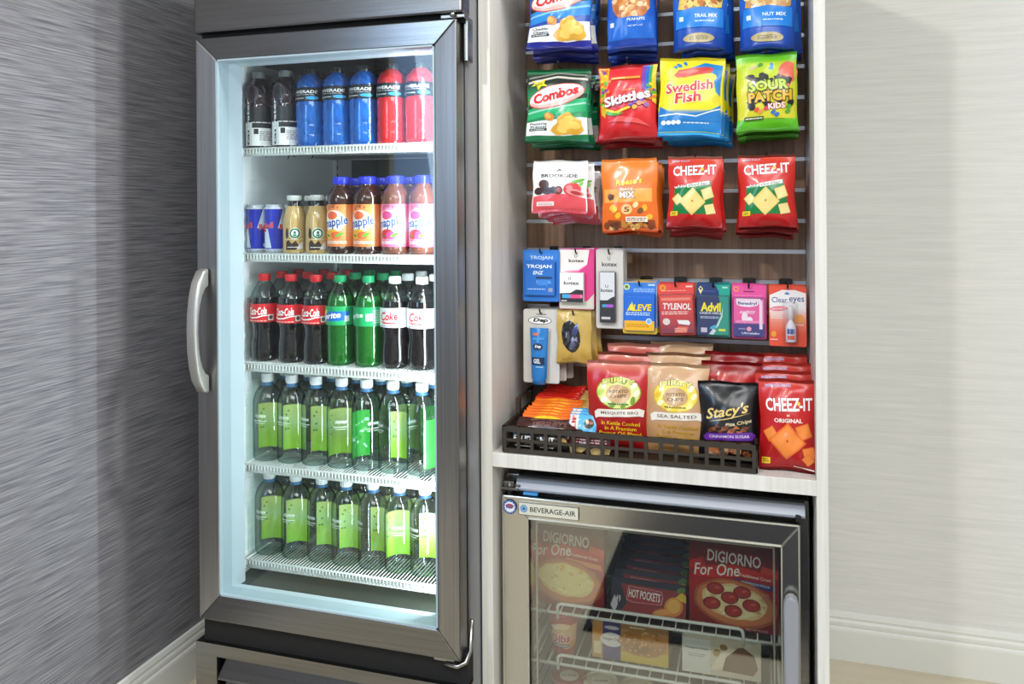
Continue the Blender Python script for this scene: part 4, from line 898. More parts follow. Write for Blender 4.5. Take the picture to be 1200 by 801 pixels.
hang(p_, 'pink and purple allergy relief card', 'carded pack', 'fourth under the lower rail', -.017, 1.165, 1.965, 3, .028, -.0005, .03, .0, .002, 49)
A = lower_card(.082, .140, '#ea5236'); A.grad(.015, .20, .985, .62, [(0, '#ea5236'), (.5, '#f0907a'), (1, '#f6efee')], 12); A.poly([(.015, .62), (.985, .62), (.985, .88), (.7, .93), (.35, .93), (.015, .84)], '#f6f0ee')
A.text('Clear', .28, .765, .42, .09, '#27408e', .01).text('eyes', .74, .76, .40, .105, '#27408e', .01).poly([(.40, .86), (.48, .90), (.56, .87), (.52, .85)], '#5a7ac0').ell(.26, .62, .24, .04, '#e86a7a', 4).text('REDNESS', .26, .62, .38, .035, '#fbeeee', .01, 0, 4)
A.lines(.22, .50, .34, .10, 3, '#fbe0da', 2).ell(.80, .46, .14, .07, '#f0a050').lines(.80, .36, .26, .03, 1, '#fbe8e0').ell(.12, .2, .07, .05, '#f0a432').lines(.13, .11, .2, .03, 1, '#fbe0d8')
p_ = card_pack('remedy_card', .082, .140, A, back='#e04a30')
MB().lathe([(.009, -.118), (.0115, -.116), (.0115, -.085), (.009, -.076), (.0045, -.070), (.0045, -.064), (.007, -.063), (.0055, -.040), (.003, -.034)], 18, cx=.006, cy=-.0125).build('dropper_bottle', mat('dropper_white', '#ece4e8', .3), p_)
A2 = Art(.020, .034); A2.rect(0, .0, 1, 1, '#d8e0f0').rect(.08, .5, .92, .9, '#3a4a8e').rect(.08, .08, .92, .42, '#e05a4a').build('dropper_print', lambda fx, fy, off: np.stack([.006 + (.0117 + off) * np.sin((fx - .5) * 1.7), -.0125 - (.0117 + off) * np.cos((fx - .5) * 1.7), -.114 + fy * .03], 1), card, p_)
MB().box(-.012, .022, -.027, -.0003, -.122, -.026, 0, .005).build('clear_blister', blister, p_)
hang(p_, 'white and coral eye drops card', 'carded pack', 'rightmost under the lower rail', .069, 1.165, 1.965, 2, .034, .0, .03, .0, .002, 50)
for (x, z, yf, where, cl) in [(-.520, M1, 1.95, 'hook through the blue carded packs', 0), (-.430, M1, 1.955, 'hook through the pink carded packs', 0), (-.346, M1, 1.95, 'hook through the tall grey carded packs', 0),
        (-.521, M2 - PITCH, 1.95, 'hook through the hair gel cards', 0), (-.435, M2 - PITCH, 1.945, 'hook through the gold pouches', 0), (-.272, M2, 1.95, 'hook through the blue and yellow cards', 1), (-.186, M2, 1.95, 'hook through the red pain relief cards', 1),
        (-.098, M2, 1.95, 'hook through the navy and teal cards', 1), (-.017, M2, 1.95, 'hook through the allergy cards', 1), (.069, M2, 1.95, 'hook through the eye drops cards', 1)]:
    hook(x, z, yf, f'black wire {where}', cl)
for i, x in enumerate([-.252, -.166, -.078, .003, .089]):
    pass

# ------------------------------------------------------------------ basket and what stands in it
bk = empty('snack_basket', (-.286, 1.93, .785)); tag(bk, 'low dark metal basket of chips and snack bars on the white cabinet shelf', 'basket')
def kpart(name, mb): o = mb.build(name, basket_m, bk); o.location = (.286, -1.93, -.785); return o
bx0, bx1, by0, by1, bz0, bz1 = -.571, -.003, 1.800, 2.055, .787, .848
def lattice(a0, a1, fn, n, z0=bz0, z1=bz1):
    """one side: top, middle and bottom bands with flat uprights"""
    m_ = MB(); t = .0022
    fn(m_, a0, a1, z1 - .012, z1, t * 1.4); fn(m_, a0, a1, z0, z0 + .010, t * 1.4); fn(m_, a0, a1, (z0 + z1) / 2 - .0045, (z0 + z1) / 2 + .002, t)
    for k in range(n + 1):
        x = a0 + (a1 - a0 - .008) * k / n; fn(m_, x, x + .008, z0, z1, t * 1.6)
    return m_
kpart('front_side', lattice(bx0, bx1, lambda m_, a, b_, z, q, t: m_.box(a, b_, by0 - t, by0 + t, z, q), 17))
kpart('back_side', lattice(bx0, bx1, lambda m_, a, b_, z, q, t: m_.box(a, b_, by1 - t, by1 + t, z, q + .042), 20))
kpart('left_end', lattice(by0, by1, lambda m_, a, b_, z, q, t: m_.box(bx0 - t, bx0 + t, a, b_, z, q), 9))
kpart('right_end', lattice(by0, by1, lambda m_, a, b_, z, q, t: m_.box(bx1 - t, bx1 + t, a, b_, z, q), 9))
kpart('basket_floor', MB().box(bx0, bx1, by0, by1, .7855, .7885))
kpart('carry_rail', MB().tube([(bx0, 1.925, .845), (bx0, 1.925, .880), (bx0, 1.932, .886), (bx0, 2.05, .886), (bx0, 2.055, .880), (bx0, 2.055, .80)], .0042).box(bx0 - .005, bx0 + .005, 1.918, 1.932, .84, .885))
def art_kettle(w, h, body, flav, red):
    A = Art(w, h); R = random.Random(3)
    A.ell(.52, .655, .36, .175, '#8aa834' if red else '#d8b01e'); A.ell(.52, .655, .345, .165, '#dfe28a' if red else '#f0d84a')
    for i in range(10):
        a = i * .628; A.ell(.52 + .29 * math.cos(a), .655 + .135 * math.sin(a), .06, .03, R.choice(['#f4f2dc', '#b8cc4a', '#7a9a2a'] if red else ['#f6ecc0', '#e8c22a', '#f4e078']), R.uniform(0, 90), 9, .3)
    A.text('DIRTY', .52, .765, .52, .055, '#e8e070' if red else '#f4ec9a', .03, 0, 0, '#3a4a1e' if red else '#4a4a2a', .035, arc=.55)
    A.ell(.52, .645, .20, .10, '#c8a070'); A.text('POTATO', .52, .67, .30, .035, '#4a2e1c', .02, .1, 3).text('CHIPS', .52, .62, .26, .035, '#4a2e1c', .02, .1, 3)
    A.lines(.52, .535, .34, .03, 1, '#3a6a30' if red else '#8a7016', 2)
    A.poly([(.12, .44), (.18, .47), (.86, .49), (.95, .47), (.93, .40), (.86, .41), (.20, .385), (.14, .37)], '#efe6da').text(flav, .54, .438, .62, .034, '#4a3428', .012, 0, 2)
    c = '#f2c81e' if red else '#c8981e'
    A.text('In Kettle Cooked', .56, .325, .62, .042, c, .012, 0, -1).text('In A Premium', .56, .27, .50, .042, c, .012, 0, -1).text('Peanut Oil Blend', .55, .215, .66, .042, c, .012, 0, -1).text('For Better Taste', .55, .16, .62, .042, c, .012, 0, -1)
    return A
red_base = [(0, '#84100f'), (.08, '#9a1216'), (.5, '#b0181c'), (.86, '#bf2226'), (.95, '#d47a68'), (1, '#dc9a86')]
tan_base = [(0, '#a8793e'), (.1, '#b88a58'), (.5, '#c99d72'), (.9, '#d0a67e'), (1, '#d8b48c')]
def stand(o, label, cat, loc, lean=0.0, rz=0.0, ry=0.0, group='snack bags on the cabinet shelf'):
    o.location = loc; o.rotation_euler = (-lean, ry, rz); tag(o, label, cat, group); return o
def chips(kind, seed, front=True):
    args = dict(w=.152, h=.208, T=.030, seed=seed, pinch=.07, wr=.0022, low=1.3)
    A = art_kettle(.152, .208, None, 'MESQUITE BBQ' if kind == 'red' else 'SEA SALTED', kind == 'red')
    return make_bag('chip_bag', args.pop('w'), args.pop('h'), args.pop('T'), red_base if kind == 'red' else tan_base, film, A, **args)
stand(chips('red', 61), 'red kettle chip bag standing at the front of the basket', 'chip bag', (-.312, 1.868, .790), .10, .05)
stand(chips('tan', 62), 'tan sea salt chip bag standing at the front of the basket', 'chip bag', (-.181, 1.872, .790), .10, -.04)
p_ = chips('red', 63); stand(p_, 'red kettle chip bag directly behind the front red one', 'chip bag', (-.300, 1.938, .798), .10, 0)
q_ = copy_tree(p_); stand(q_, 'rearmost red kettle chip bag, against the slats', 'chip bag', (-.284, 1.998, .811), .08, .05)
p_ = chips('tan', 64); stand(p_, 'tan chip bag directly behind the front tan one', 'chip bag', (-.180, 1.942, .802), .10, .04)
q_ = copy_tree(p_); stand(q_, 'rearmost tan chip bag, top edge just under the lower rail', 'chip bag', (-.178, 2.002, .818), .08, -.03)
def art_pita(w, h):
    A = Art(w, h); R = random.Random(9)
    A.poly([(.02, .84), (.98, .88), (.98, .875), (.02, .835)], '#4a4a50').text("Stacy's", .48, .63, .76, .17, '#e8c87a', .02, .35, 12).poly([(.16, .50), (.5, .56), (.9, .64), (.5, .545)], '#e8c87a').text('Pita Chips', .68, .50, .46, .055, '#e8d8a8', .015, .2, 12)
    for i in range(12): A.poly([(x, y) for x, y in [(lambda cx, cy, a: (cx + .07 * math.cos(a), cy + .035 * math.sin(a)))(R.uniform(.2, .2) + i * .055, .39 + .03 * (i % 3), k * 2.1 + i) for k in range(3)]], R.choice(['#8a4a2a', '#b06a3a', '#6a3422']))
    A.poly([(.12, .27), (.9, .30), (.96, .36), (.9, .40), (.14, .36), (.08, .31)], '#6a2a9a').text('CINNAMON SUGAR', .52, .335, .68, .036, '#e8dcf0', .012, 0, 3)
    A.poly([(.14, .22), (.5, .19), (.86, .22), (.86, .27), (.14, .26)], '#8a4422'); nuts(A, .5, .14, .36, .05, ['#c87a4a', '#e0a070', '#a85a34', '#f0c0a0'], 30, .06, 4)
    return A
pita_base = [(0, '#101014'), (.9, '#17171b'), (1, '#232328')]
o = make_bag('chip_bag', .134, .176, .024, pita_base, film, art_pita(.134, .176), seed=66, wr=.002)
stand(o, 'black pita chip bag with a purple band, right end of the basket', 'chip bag', (-.062, 1.858, .790), .08, -.02)
rp = Art(.14, .19); rp.poly([(.06, .70), (.16, .80), (.40, .74), (.36, .68)], '#e8d8c8')
r_ = make_bag('chip_bag', .138, .200, .024, [(0, '#8a1216'), (.5, '#b01a1e'), (.85, '#c42a2a'), (.9, '#8a1418'), (1, '#a01a1e')], film, rp, seed=67, wr=.002)
stand(r_, 'red pita chip bag directly behind the black one', 'chip bag', (-.056, 1.925, .798), .09, .03)
q_ = copy_tree(r_); stand(q_, 'second red pita chip bag behind the black one', 'chip bag', (-.052, 1.985, .810), .08, -.02)
cz = make_bag('cracker_bag', .120, .196, .022, [(0, '#8e1014'), (.1, '#a81418'), (.5, '#be1a1c'), (.9, '#c82420'), (1, '#d85040')], film, art_cracker(.12, .196, True), seed=70, wr=.0022)
for i, (x, y, z, l_) in enumerate([(.062, 1.836, .787, .06), (.056, 1.888, .7945, .07), (.058, 1.940, .8035, .07), (.054, 1.992, .815, .07)]):
    o = cz if i == 0 else copy_tree(cz)
    stand(o, f'red cheese cracker bag, {ORD[i]} from the front, beside the basket', 'cracker bag', (x, y, z), l_, [-.04, .05, -.03, .04][i], 0, 'cracker bags beside the basket')

# snack bars filed in the left part of the basket
def bar(name, L, H, T, c, art, seed=0, ends='#c8c8cc'):
    o = make_bag(name, L, H, T / 2, [(0, c), (1, c)], film, art, nx=16, ny=8, seed=seed, wr=.0008, seal=.02, pinch=.0, droop=0, low=1.0)
    return o
def art_bar(w, h, word, c1, c2, extra=None):
    A = Art(w, h); A.rect(.04, .05, .96, .95, c1)
    if extra: extra(A)
    A.text(word, .5, .5, .6, .5, c2, .03, .1, 3)
    return A
def reese_x(A): A.poly([(.04, .05), (.96, .05), (.96, .25), (.04, .2)], '#e85a10').ell(.5, .5, .36, .42, '#f2c41e')
def tag_row(proto, n, what, cat, x0, y0, z0, dx, dy, dz, lean, place, grp, rz=0.0):
    for i in range(n):
        o = proto if i == 0 else copy_tree(proto); R = random.Random(i * 7 + n)
        o.location = (x0 + dx * i + R.uniform(-.003, .003) * (i > 0), y0 + dy * i, z0 + dz * i); o.rotation_euler = (-lean, R.uniform(-.03, .03) * (i > 0), rz + R.uniform(-.03, .03) * (i > 0))
        tag(o, f'{what}, {ORD[i]} from the front, {place}', cat, grp)
A = art_bar(.128, .050, "Reese's", '#f2701c', '#5a2a12', reese_x)
tag_row(bar('snack_bar', .128, .056, .016, '#f2701c', A, 80), 7, 'orange peanut butter bar', 'snack bar', -.484, 1.856, .812, .002, .0135, .0035, .55, 'left in the basket', 'orange bars in the basket')
A = art_bar(.110, .050, 'KitKat', '#e0241c', '#faf4f0')
tag_row(bar('snack_bar', .110, .054, .014, '#e02a1c', A, 81), 7, 'red wafer bar', 'snack bar', -.488, 1.952, .830, .002, .0125, .003, .55, 'back left in the basket', 'red wafer bars in the basket')
A = art_bar(.080, .050, 'Twix', '#d0a85a', '#b8301e')
tag_row(bar('snack_bar', .080, .054, .014, '#cfa65a', A, 82), 8, 'gold caramel bar', 'snack bar', -.392, 1.905, .823, .0015, .0135, .003, .55, 'beside the red chip bag', 'gold caramel bars in the basket')
A = Art(.150, .036); A.rect(.02, .05, .98, .95, '#3a1614').lines(.5, .65, .6, .14, 1, '#8a6a5a', 2).text("HERSHEY'S", .5, .35, .5, .34, '#8a6258', .01)
stand(bar('snack_bar', .165, .036, .014, '#3a1614', A, 83), 'dark brown chocolate bar lying in front of the orange bars', 'snack bar', (-.470, 1.838, .836), 1.1, 0, 0, 'chocolate bars in the basket')
A = Art(.066, .050); A.rect(.36, .04, .98, .96, '#58b4e4').rect(.02, .04, .35, .96, '#e8ded6').text('CLIF', .19, .5, .66, .20, '#c8242c', .05, 0, 90).ell(.72, .62, .16, .22, '#4a4440', 0, 10, .5).ell(.66, .70, .06, .1, '#d8c8a0').ell(.80, .66, .05, .08, '#b0503a').rect(.36, .04, .98, .2, '#3a9ad0')
c0 = bar('snack_bar', .066, .058, .014, '#4aa6d8', A, 84)
tag_row(c0, 3, 'pale blue energy bar', 'snack bar', -.392, 1.842, .818, .0, .014, .003, .35, 'beside the red chip bag', 'blue energy bars in the basket')
A = Art(.130, .040); A.rect(0, 0, 1, 1, '#17120f').text('FRUIT', .24, .62, .34, .34, '#f2f0ec', .03).text('NUT', .66, .62, .24, .34, '#f2f0ec', .03).ell(.91, .60, .07, .2, '#d0a04a').lines(.24, .22, .3, .12, 1, '#c8c4be', 2).lines(.66, .22, .24, .12, 1, '#c8c4be', 3)
k0 = bar('snack_bar', .140, .042, .016, '#17120f', A, 85)
for i, (x, lab) in enumerate([(-.490, 'black fruit and nut bar behind the basket front, far left')]): stand(k0, lab, 'snack bar', (x, 1.815, .792), .06, 0, 0, 'bars at the basket front')
A = Art(.100, .040); A.rect(0, 0, 1, 1, '#2a1414').rect(.0, .5, 1, 1, '#5a1a24').lines(.5, .72, .8, .28, 2, '#e0b0b0', 2).poly([(.04, .04), (.3, .1), (.46, .36), (.2, .46), (.02, .4)], '#e0c080').poly([(.54, .04), (.96, .06), (.98, .40), (.7, .44), (.5, .34)], '#e0c080')
stand(bar('snack_bar', .100, .044, .016, '#2a1414', A, 86), 'maroon granola bar with pale oats behind the basket front', 'snack bar', (-.368, 1.815, .792), .06, 0, 0, 'bars at the basket front')

# ------------------------------------------------------------------ undercounter glass-door freezer
fz = empty('undercounter_freezer', (-.245, 1.87, 0)); OZ = Vector((.245, -1.87, 0))
tag(fz, 'low stainless freezer with a glass door, under the snack cabinet shelf', 'freezer')
def zpart(name, mb, m, parent=fz):
    o = mb.build(name, m, parent); o.location = OZ if parent is fz else (0, 0, 0); return o
B0, B1, BZ = -.590, .108, .712; DX0, DX1, DZ0, DZ1, ZY = -.586, .087, .045, .674, 1.830
b = MB()
b.box(B0, -.553, 1.875, 2.5, .04, BZ, 0, .003); b.box(.06, B1, 1.875, 2.5, .04, BZ, 0, .003)
b.box(-.553, .06, 1.875, 2.5, .655, BZ); b.box(-.553, .06, 2.44, 2.5, .04, .655); b.box(-.553, .06, 1.875, 2.44, .04, .07)
zpart('cabinet_body', b, steel)
b = MB(); yz = [(1.878, .680), (1.848, .681), (1.845, .684), (1.846, .688), (1.857, .707), (1.861, .711), (1.878, .712)]
b.prism(yz, -.556, .098, axis='x'); zpart('top_front_trim', b, mat('trim_steel', '#8a8d94', .5, 1.0))
b = MB().box(-.590, -.548, 1.842, 1.875, .682, .688, 0, .001).box(-.586, -.560, 1.846, 1.875, .688, .702, 0, .002).tube([(-.572, 1.85, .676), (-.572, 1.85, .700)], .006).tube([(-.560, 1.848, .694), (-.545, 1.848, .692)], .003)
zpart('door_hinge', b, mat('dull_hinge_metal', '#6d6c69', .4, .9))
zpart('door_hinge', MB().box(.078, .090, 1.838, 1.846, .676, .690, 0, .002).tube([(.082, 1.85, .674), (.082, 1.85, .690)], .005), seal_black)
zpart('blue_tab', MB().box(-.535, -.50, 1.838, 1.85, .676, .682, 0, .001), mat('blue_tape', '#3f8ed0', .5))
b = MB(); t = .004
b.box(-.553, -.549, 1.88, 2.436, .074, .651, 0); b.box(.056, .06, 1.88, 2.436, .074, .651, 0); b.box(-.549, .056, 2.432, 2.436, .074, .651, 0)
b.box(-.549, .056, 1.88, 2.432, .647, .651, 0); b.box(-.549, .056, 1.88, 2.432, .074, .078, 0)
for k in range(12): b.box(-.549, -.5485, 1.89, 2.42, .10 + k * .045, .103 + k * .045, 1)
zpart('inner_liner', b, [mat('freezer_liner', '#b9b8ae', .45), dark_gap])
fd = empty('door', OZ, fz); gx0, gx1, gz0, gz1 = -.520, .047, .105, .622
def zframe(name, qo, qi, m):
    (a, b_), (c, d) = qo; (e, f_), (g_, h) = qi
    V = [(a, ZY, b_), (c, ZY, d), (g_, ZY + .002, h), (e, ZY + .002, f_), (a, 1.873, b_), (c, 1.873, d), (g_, 1.873, h), (e, 1.873, f_)]
    mb_ = MB(); mb_.add(V, [(0, 1, 2, 3), (4, 7, 6, 5), (0, 4, 5, 1), (1, 5, 6, 2), (2, 6, 7, 3), (3, 7, 4, 0)])
    o = mb_.build(name, m, fd); bv = o.modifiers.new('edge', 'BEVEL'); bv.width = .002; bv.segments = 2
bright = mat('bright_steel_frame', '#bdbbb4', .20, 1.0)
zframe('door_stile', ((DX0, DZ1), (DX0, DZ0)), ((gx0, gz1), (gx0, gz0)), bright)
zframe('door_stile', ((DX1, DZ1), (DX1, DZ0)), ((gx1, gz1), (gx1, gz0)), bright)
zframe('door_rail', ((DX0, DZ1), (DX1, DZ1)), ((gx0, gz1), (gx1, gz1)), bright)
zframe('door_rail', ((DX0, DZ0), (DX1, DZ0)), ((gx0, gz0), (gx1, gz0)), bright)
def ring(name, x0, x1, z0, z1, wd, y0, y1, m):
    b = MB().box(x0, x0 + wd, y0, y1, z0, z1, 0, .0008).box(x1 - wd, x1, y0, y1, z0, z1, 0, .0008).box(x0, x1, y0, y1, z1 - wd, z1, 0, .0008).box(x0, x1, y0, y1, z0, z0 + wd, 0, .0008)
    return b.build(name, m, fd)
bead = mat('pale_bead', '#c9c6ba', .35, .6)
ring('outer_bead', DX0 + .002, DX1 - .002, DZ0 + .002, DZ1 - .002, .0022, ZY - .002, ZY + .001, bead)
ring('glazing_bead', gx0 - .003, gx1 + .003, gz0 - .003, gz1 + .003, .003, ZY - .002, ZY + .012, bead)
ring('inner_spacer', gx0 + .012, gx1 - .012, gz0 + .012, gz1 - .010, .004, ZY + .020, ZY + .026, bead)
MB().box(gx0, gx1, ZY + .010, ZY + .014, gz0, gz1).build('door_glass', freezer_glass, fd)
# handle
pr = [(-.014, 0), (.014, 0), (.016, .01), (.0165, .05), (.015, .22), (.0155, .30), (.0165, .37), (.0155, .392), (.011, .404), (.004, .409), (-.004, .409), (-.011, .404), (-.0155, .392), (-.0165, .37), (-.0155, .30), (-.015, .22), (-.0165, .05), (-.016, .01)]
b = MB().prism([(.067 + a, .120 + z) for a, z in pr], ZY - .030, ZY - .004); o = b.build('door_handle', mat('grey_moulded_handle', '#93949b', .35), fd)
bv = o.modifiers.new('round', 'BEVEL'); bv.width = .006; bv.segments = 3; bv.angle_limit = .8
# maker's plate and round seal
A = Art(.145, .030); A.rect(0, 0, 1, 1, '#24241f').rect(.008, .04, .992, .96, '#d9d6c6').ell(.09, .5, .062, .30, '#5a8cbc').ell(.09, .5, .045, .22, '#88b0d4').ell(.09, .5, .025, .12, '#345a8a')
A.text('BEVERAGE-AIR', .575, .5, .76, .40, '#1c1c1a', .012)
MB().box(-.543, -.398, ZY - .0035, ZY - .0005, .633, .663).build('maker_plate', bead, fd)
A.build('printed_plate', flat_surf(.145, .030, ZY - .0036, .633, -.4705), card, bpy.data.objects['maker_plate'], emax=.05)
A = Art(.034, .034); A.ell(.5, .5, .5, .5, '#2a4a86', 0, 30).ell(.5, .5, .44, .44, '#4a6cae', 0, 30).ell(.5, .5, .36, .36, '#e4e6ee', 0, 30).ell(.5, .56, .30, .17, '#b04a5c', 0, 20).text('NSF', .5, .5, .52, .24, '#3a5a9a', .03)
for k in range(12):
    a = k * PI / 6; A.ell(.5 + .405 * math.cos(a), .5 + .405 * math.sin(a), .03, .03, '#c8d4ea', 0, 8)
MB().lathe([(.017, 0), (.017, .001)], 26).build('certification_seal', mat('seal_backing', '#2a4a86', .5), fd, None, None)
o = bpy.data.objects['certification_seal']; o.rotation_euler = (PI / 2, 0, 0); o.location = (-.5655, ZY - .001, .648)
so = A.build('printed_seal', lambda fx, fy, off: np.stack([(fx - .5) * .034, (fy - .5) * .034, .001 + off], 1), card, o, emax=.05)
# two wire shelves with raised front bars
FSZ = [.372, .248]
for i, z in enumerate(FSZ):
    b = MB(); x0, x1 = -.541, .046; y0, y1 = 1.905, 2.38
    b.tube([(x0, y0, z), (x1, y0, z)], .0036); b.tube([(x0, y1, z), (x1, y1, z)], .0036); b.tube([(x0, y0, z), (x0, y1, z)], .0036); b.tube([(x1, y0, z), (x1, y1, z)], .0036)
    for k in range(19):
        x = x0 + .018 + (x1 - x0 - .036) * k / 18; b.tube([(x, y0 - .004, z + .001), (x, y0, z + .0045), (x, y1, z + .0045)], .0018, 6)
    b.tube([(x0, 2.14, z - .003), (x1, 2.14, z - .003)], .003)
    zpart('wire_shelf', b, wire_white)
    b = MB(); xa, xb = -.468, -.034; zt = z + .026; yb = 1.899
    b.tube([(xa, yb + .004, z - .012), (xa, yb, zt - .010), (xa + .003, yb, zt - .003), (xa + .010, yb, zt), (xb - .010, yb, zt), (xb - .003, yb, zt - .003), (xb, yb, zt - .010), (xb, yb + .004, z - .012)], .0038)
    zpart('shelf_front_bar', b, wire_white)

# frozen food
def carton(name, w, h, d, art, side, bevel=.001):
    """upright carton, origin at the middle of its bottom front edge"""
    o = MB().box(-w / 2, w / 2, 0, d, 0, h, 0, bevel).build(name, card)
    c = o.data.color_attributes.new('Col', 'FLOAT_COLOR', 'POINT'); c.data.foreach_set('color', np.tile(np.array([*lin(side), 1], np.float32), len(o.data.vertices)))
    art.build('printed_front', flat_surf(w, h), card, o, emax=.05, base=.0003); return o
def art_pizza(pep):
    A = Art(.195, .205); R = random.Random(2 if pep else 5)
    A.rect(0, 0, 1, 1, '#8e1418'); A.grad(0, 0, 1, 1, [(0, '#7c1014'), (.5, '#b01a1c'), (1, '#5a0c12')], 14)
    A.poly([(0, .72), (.2, .78), (.18, .68), (0, .62)], '#c4241e').poly([(.8, .66), (1, .60), (1, .70), (.82, .74)], '#d8402a')
    A.poly([(.16, .72), (.20, .89), (.82, .86), (.80, .66), (.5, .68)], '#6e1416').poly([(.17, .725), (.21, .885), (.81, .855), (.79, .665), (.5, .685)], '#8a1c1a')
    A.text('DIGIORNO', .51, .785, .60, .13, '#f2ece6', .015, 0, -3, '#4a0a0e', .02)
    A.poly([(.05, .55), (.08, .66), (.5, .72), (.96, .64), (.97, .56), (.6, .60), (.3, .555)], '#c8261e')
    A.text('For One', .31, .645, .52, .135, '#f6f0ea', .01, .25, 4, '#5a0c10', .015).text('Traditional Crust', .74, .605, .36, .034, '#f4e4da', .01, 0, -5)
    if pep: A.poly([(.46, .545), (.52, .57), (.96, .525), (.98, .46), (.55, .52)], '#24307c').text('PEPPERONI PIZZA', .75, .528, .32, .026, '#dfe4f4', .01, 0, -5)
    else: A.poly([(.46, .545), (.52, .57), (.96, .525), (.98, .46), (.55, .52)], '#e08a5a')
    A.ell(.52, .29, .47, .265, '#a85630', -7, 30, .03).ell(.52, .295, .435, .238, '#c87848', -7, 30, .05).ell(.515, .31, .37, .19, '#e2c48a' if pep else '#e4cc7e', -7, 26, .10, 3).ell(.51, .31, .34, .165, '#eedcaa' if pep else '#ecdc94', -7, 24, .18, 8)
    for i in range(34):
        a = R.uniform(0, 6.28); r = math.sqrt(R.random()); A.ell(.51 + .33 * r * math.cos(a), .31 + .16 * r * math.sin(a), R.uniform(.015, .035), R.uniform(.01, .02), R.choice(['#f4eccc', '#e0b878', '#d8a060'] if pep else ['#f4eab0', '#e2b860', '#f0e2a0']), R.uniform(0, 180), 8, .4)
    if pep:
        for (x, y) in ((.30, .44), (.60, .43), (.46, .355), (.26, .275), (.50, .215), (.70, .30)):
            A.ell(x, y, .10, .068, '#7e1a16').ell(x, y - .003, .085, .055, '#a8302a'); A.ell(x + .02, y + .012, .03, .014, '#c45a44', 10)
    A.lines(.86, .40, .10, .10, 6, '#c88a6a', 3).text('NET WT 9.2 OZ', .76, .035, .24, .022, '#e8b8a8', .01)
    return A
p1 = carton('frozen_pizza_box', .200, .205, .04, art_pizza(True), '#7e1216'); stand(p1, 'red pepperoni pizza carton standing at the right of the freezer shelf', 'pizza box', (-.056, 1.930, .379), .05, 0, 0, 'frozen pizza boxes')
p2 = carton('frozen_pizza_box', .193, .205, .04, art_pizza(False), '#7e1216'); stand(p2, 'red cheese pizza carton standing at the left of the freezer shelf', 'pizza box', (-.456, 1.930, .379), .05, 0, 0, 'frozen pizza boxes')
A = Art(.180, .078); A.rect(0, 0, 1, 1, '#8c1418').poly([(0, 0), (.12, .0), (.22, .3), (.10, 1), (0, 1)], '#14142a').poly([(0, .2), (.06, .0), (.10, .25), (.05, .5)], '#c8c8d0').poly([(0, .86), (1, .80), (1, 1), (0, 1)], '#11142c')
A.poly([(.21, .40), (.23, .80), (.68, .74), (.70, .56), (.68, .36), (.3, .34)], '#c8a0a0').poly([(.218, .415), (.238, .785), (.675, .725), (.69, .56), (.67, .375), (.3, .355)], '#a01c22').text('HOT POCKETS', .45, .575, .42, .24, '#f6f2f0', .015, 0, -3, '#4a0a10', .02)
A.text('49', .10, .40, .07, .2, '#d8c8cc', .02).ell(.72, .16, .16, .13, '#c8702a', 10).ell(.84, .36, .13, .26, '#d8882e', 40).ell(.84, .38, .09, .19, '#e8b050', 40).ell(.70, .17, .11, .08, '#e09a48', 10).poly([(.86, .62), (.94, .80), (1, .7), (1, .5)], '#d8b82a').ell(.93, .84, .06, .08, '#5a7a2a', 20)
hp = carton('frozen_snack_box', .180, .078, .028, A, '#10132b')
for i in range(9):
    o = hp if i == 0 else copy_tree(hp)
    stand(o, f'navy and red stuffed pastry carton, {ORD[i]} from the front, between the pizza cartons', 'frozen snack box', (-.255 + .001 * i, 1.934 + .034 * i, .3785 + .007 * i), .40, [0, .01, -.015, .01, 0, .01, 0, -.01, .01][i], 0, 'stuffed pastry cartons')
# paper cup, ice cream bar cartons and tubs
cu = MB().lathe([(.024, 0), (.025, .002), (.040, .104), (.0415, .106), (.0415, .110), (.039, .112)], 26).build('ice_cream_cup', mat('red_paper_cup', '#b03a3a', .45))
A = Art(.08, .100); A.rect(.06, .60, .94, 1, '#a82c30').poly([(.05, .5), (.3, .78), (.9, .86), (.95, .3), (.6, .2)], '#d8a878').ell(.5, .80, .2, .08, '#e8c8a0').text('Dibs', .42, .48, .62, .22, '#b81c2a', .04, .2, 6, '#f4e8e0', .05).ell(.45, .30, .30, .06, '#7a6a7a').lines(.45, .30, .4, .04, 1, '#e8e0e0').ell(.3, .76, .12, .06, '#e4dcd8').ell(.80, .36, .1, .08, '#d88a3a')
A.build('printed_wrap', lambda fx, fy, off: np.stack([(.0255 + .0150 * fy + off) * np.sin((fx - .5) * 2.6), -(.0255 + .0150 * fy + off) * np.cos((fx - .5) * 2.6), .003 + fy * .100], 1), card, cu)
stand(cu, 'red paper cup of ice cream bites on the lower freezer shelf', 'ice cream cup', (-.462, 1.945, .2545), 0, .1, 0, 'frozen desserts')
A = Art(.185, .090); A.rect(0, 0, 1, 1, '#c8924a').poly([(.38, 0), (1, 0), (1, .34), (.7, .22), (.38, .26)], '#d8b83a').rect(0, .0, .14, 1, '#c89a5a').poly([(.02, .1), (.12, .1), (.12, .45), (.02, .42)], '#e4d8b0').poly([(.02, .5), (.12, .5), (.13, .86), (.02, .84)], '#d8944a')
A.rect(.14, 0, .38, 1, '#4a3f84').ell(.26, .52, .15, .19, '#e9e6ea').text('Haagen-Dazs', .26, .53, .25, .10, '#3a3458', .015, .15).ell(.26, .84, .1, .05, '#d8d4dc').ell(.66, .55, .30, .36, '#b87a38', 0, 20, .15).ell(.62, .4, .12, .14, '#9a6a3a', 0, 14, .2).ell(.80, .66, .16, .18, '#c88a44', 0, 14, .2)
nuts(A, .66, .55, .30, .36, ['#d8a860', '#a86a2e', '#e0b878'], 40, .02, 6); A.rect(.38, .86, 1, 1, '#a8783a').lines(.6, .93, .2, .06, 1, '#e8dcb0')
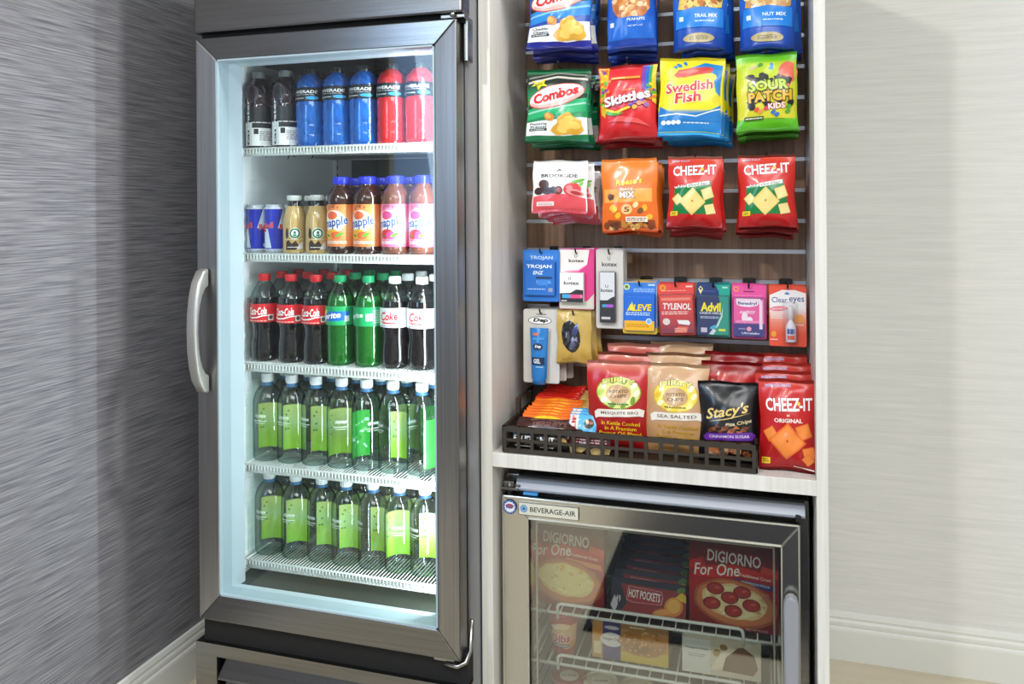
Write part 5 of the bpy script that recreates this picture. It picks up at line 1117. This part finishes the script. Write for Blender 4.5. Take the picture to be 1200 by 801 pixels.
b1 = carton('ice_cream_carton', .185, .090, .10, A, '#8a6a3a'); stand(b1, 'gold and purple ice cream bar carton on the lower freezer shelf', 'ice cream carton', (-.300, 1.950, .2545), .03, 0, 0, 'frozen desserts')
A = Art(.180, .092); A.rect(0, 0, 1, 1, '#d9cfba').rect(0, .0, .36, .86, '#e2e2de').text('Haagen-Dazs', .19, .62, .30, .075, '#4a4658', .015).lines(.19, .45, .22, .10, 2, '#a8a4a8', 2).poly([(.52, .15), (.50, .45), (.62, .72), (.78, .80), (.92, .62), (.96, .30), (.90, .12)], '#7a5238').poly([(.36, .12), (.42, .35), (.58, .75), (.70, .74), (.56, .50), (.52, .2)], '#efe4c8')
A.ell(.44, .58, .05, .09, '#a8854a', 30, 9, .4).ell(.53, .74, .05, .08, '#98743a', -20, 9, .4).ell(.2, .96, .18, .05, '#ded8cc').ell(.86, .94, .1, .04, '#c8bca8')
b2 = carton('ice_cream_carton', .180, .092, .10, A, '#a89a80'); stand(b2, 'white and cream ice cream bar carton on the lower freezer shelf', 'ice cream carton', (-.085, 1.950, .2545), .03, 0, 0, 'frozen desserts')
zf = MB()
for x, lidc, lab in ((-.455, '#a84a44', 'ice cream tub with a red lid'), (-.375, '#d8d0bc', 'ice cream tub with a cream lid'), (-.285, '#cfc4a8', 'ice cream tub with a beige lid'), (-.195, '#7a4a3a', 'ice cream tub with a brown lid')):
    o = MB().lathe([(.034, 0), (.036, .002), (.041, .098), (.040, .100)], 26).build('ice_cream_tub', mat('tub_paper', lidc, .5))
    MB().lathe([(.0415, .096), (.0435, .097), (.0435, .110), (.042, .112), (.039, .1115), (.038, .109)], 26).build('lid', mat('tub_lid', lidc, .4), o)
    A = Art(.07, .07); A.ell(.5, .5, .34, .34, '#efe6d4', 0, 20).text('ICE CREAM', .5, .5, .5, .10, '#6a4a3a', .02).build('printed_lid', lambda fx, fy, off: np.stack([(fx - .5) * .07, (fy - .5) * .07, .1092 + off], 1), card, o, emax=.05)
    stand(o, f'{lab} under the lower freezer shelf', 'ice cream tub', (x, 1.965, .0785), 0, .2, 0, 'frozen desserts')

# unseen mat added in front so the freezer glass reflects something dark
mt = MB().box(-.54, .75, -.9, 1.15, .0005, .009, 0, .003).build('added_mat', streaks(mat('navy_mat', '#10131f', .9), (90, 90, 90), '#0c0f1a', '#171b2a', bump=.3))
tag(mt, 'added dark navy mat, out of view, giving the freezer glass its dark reflection', 'mat')
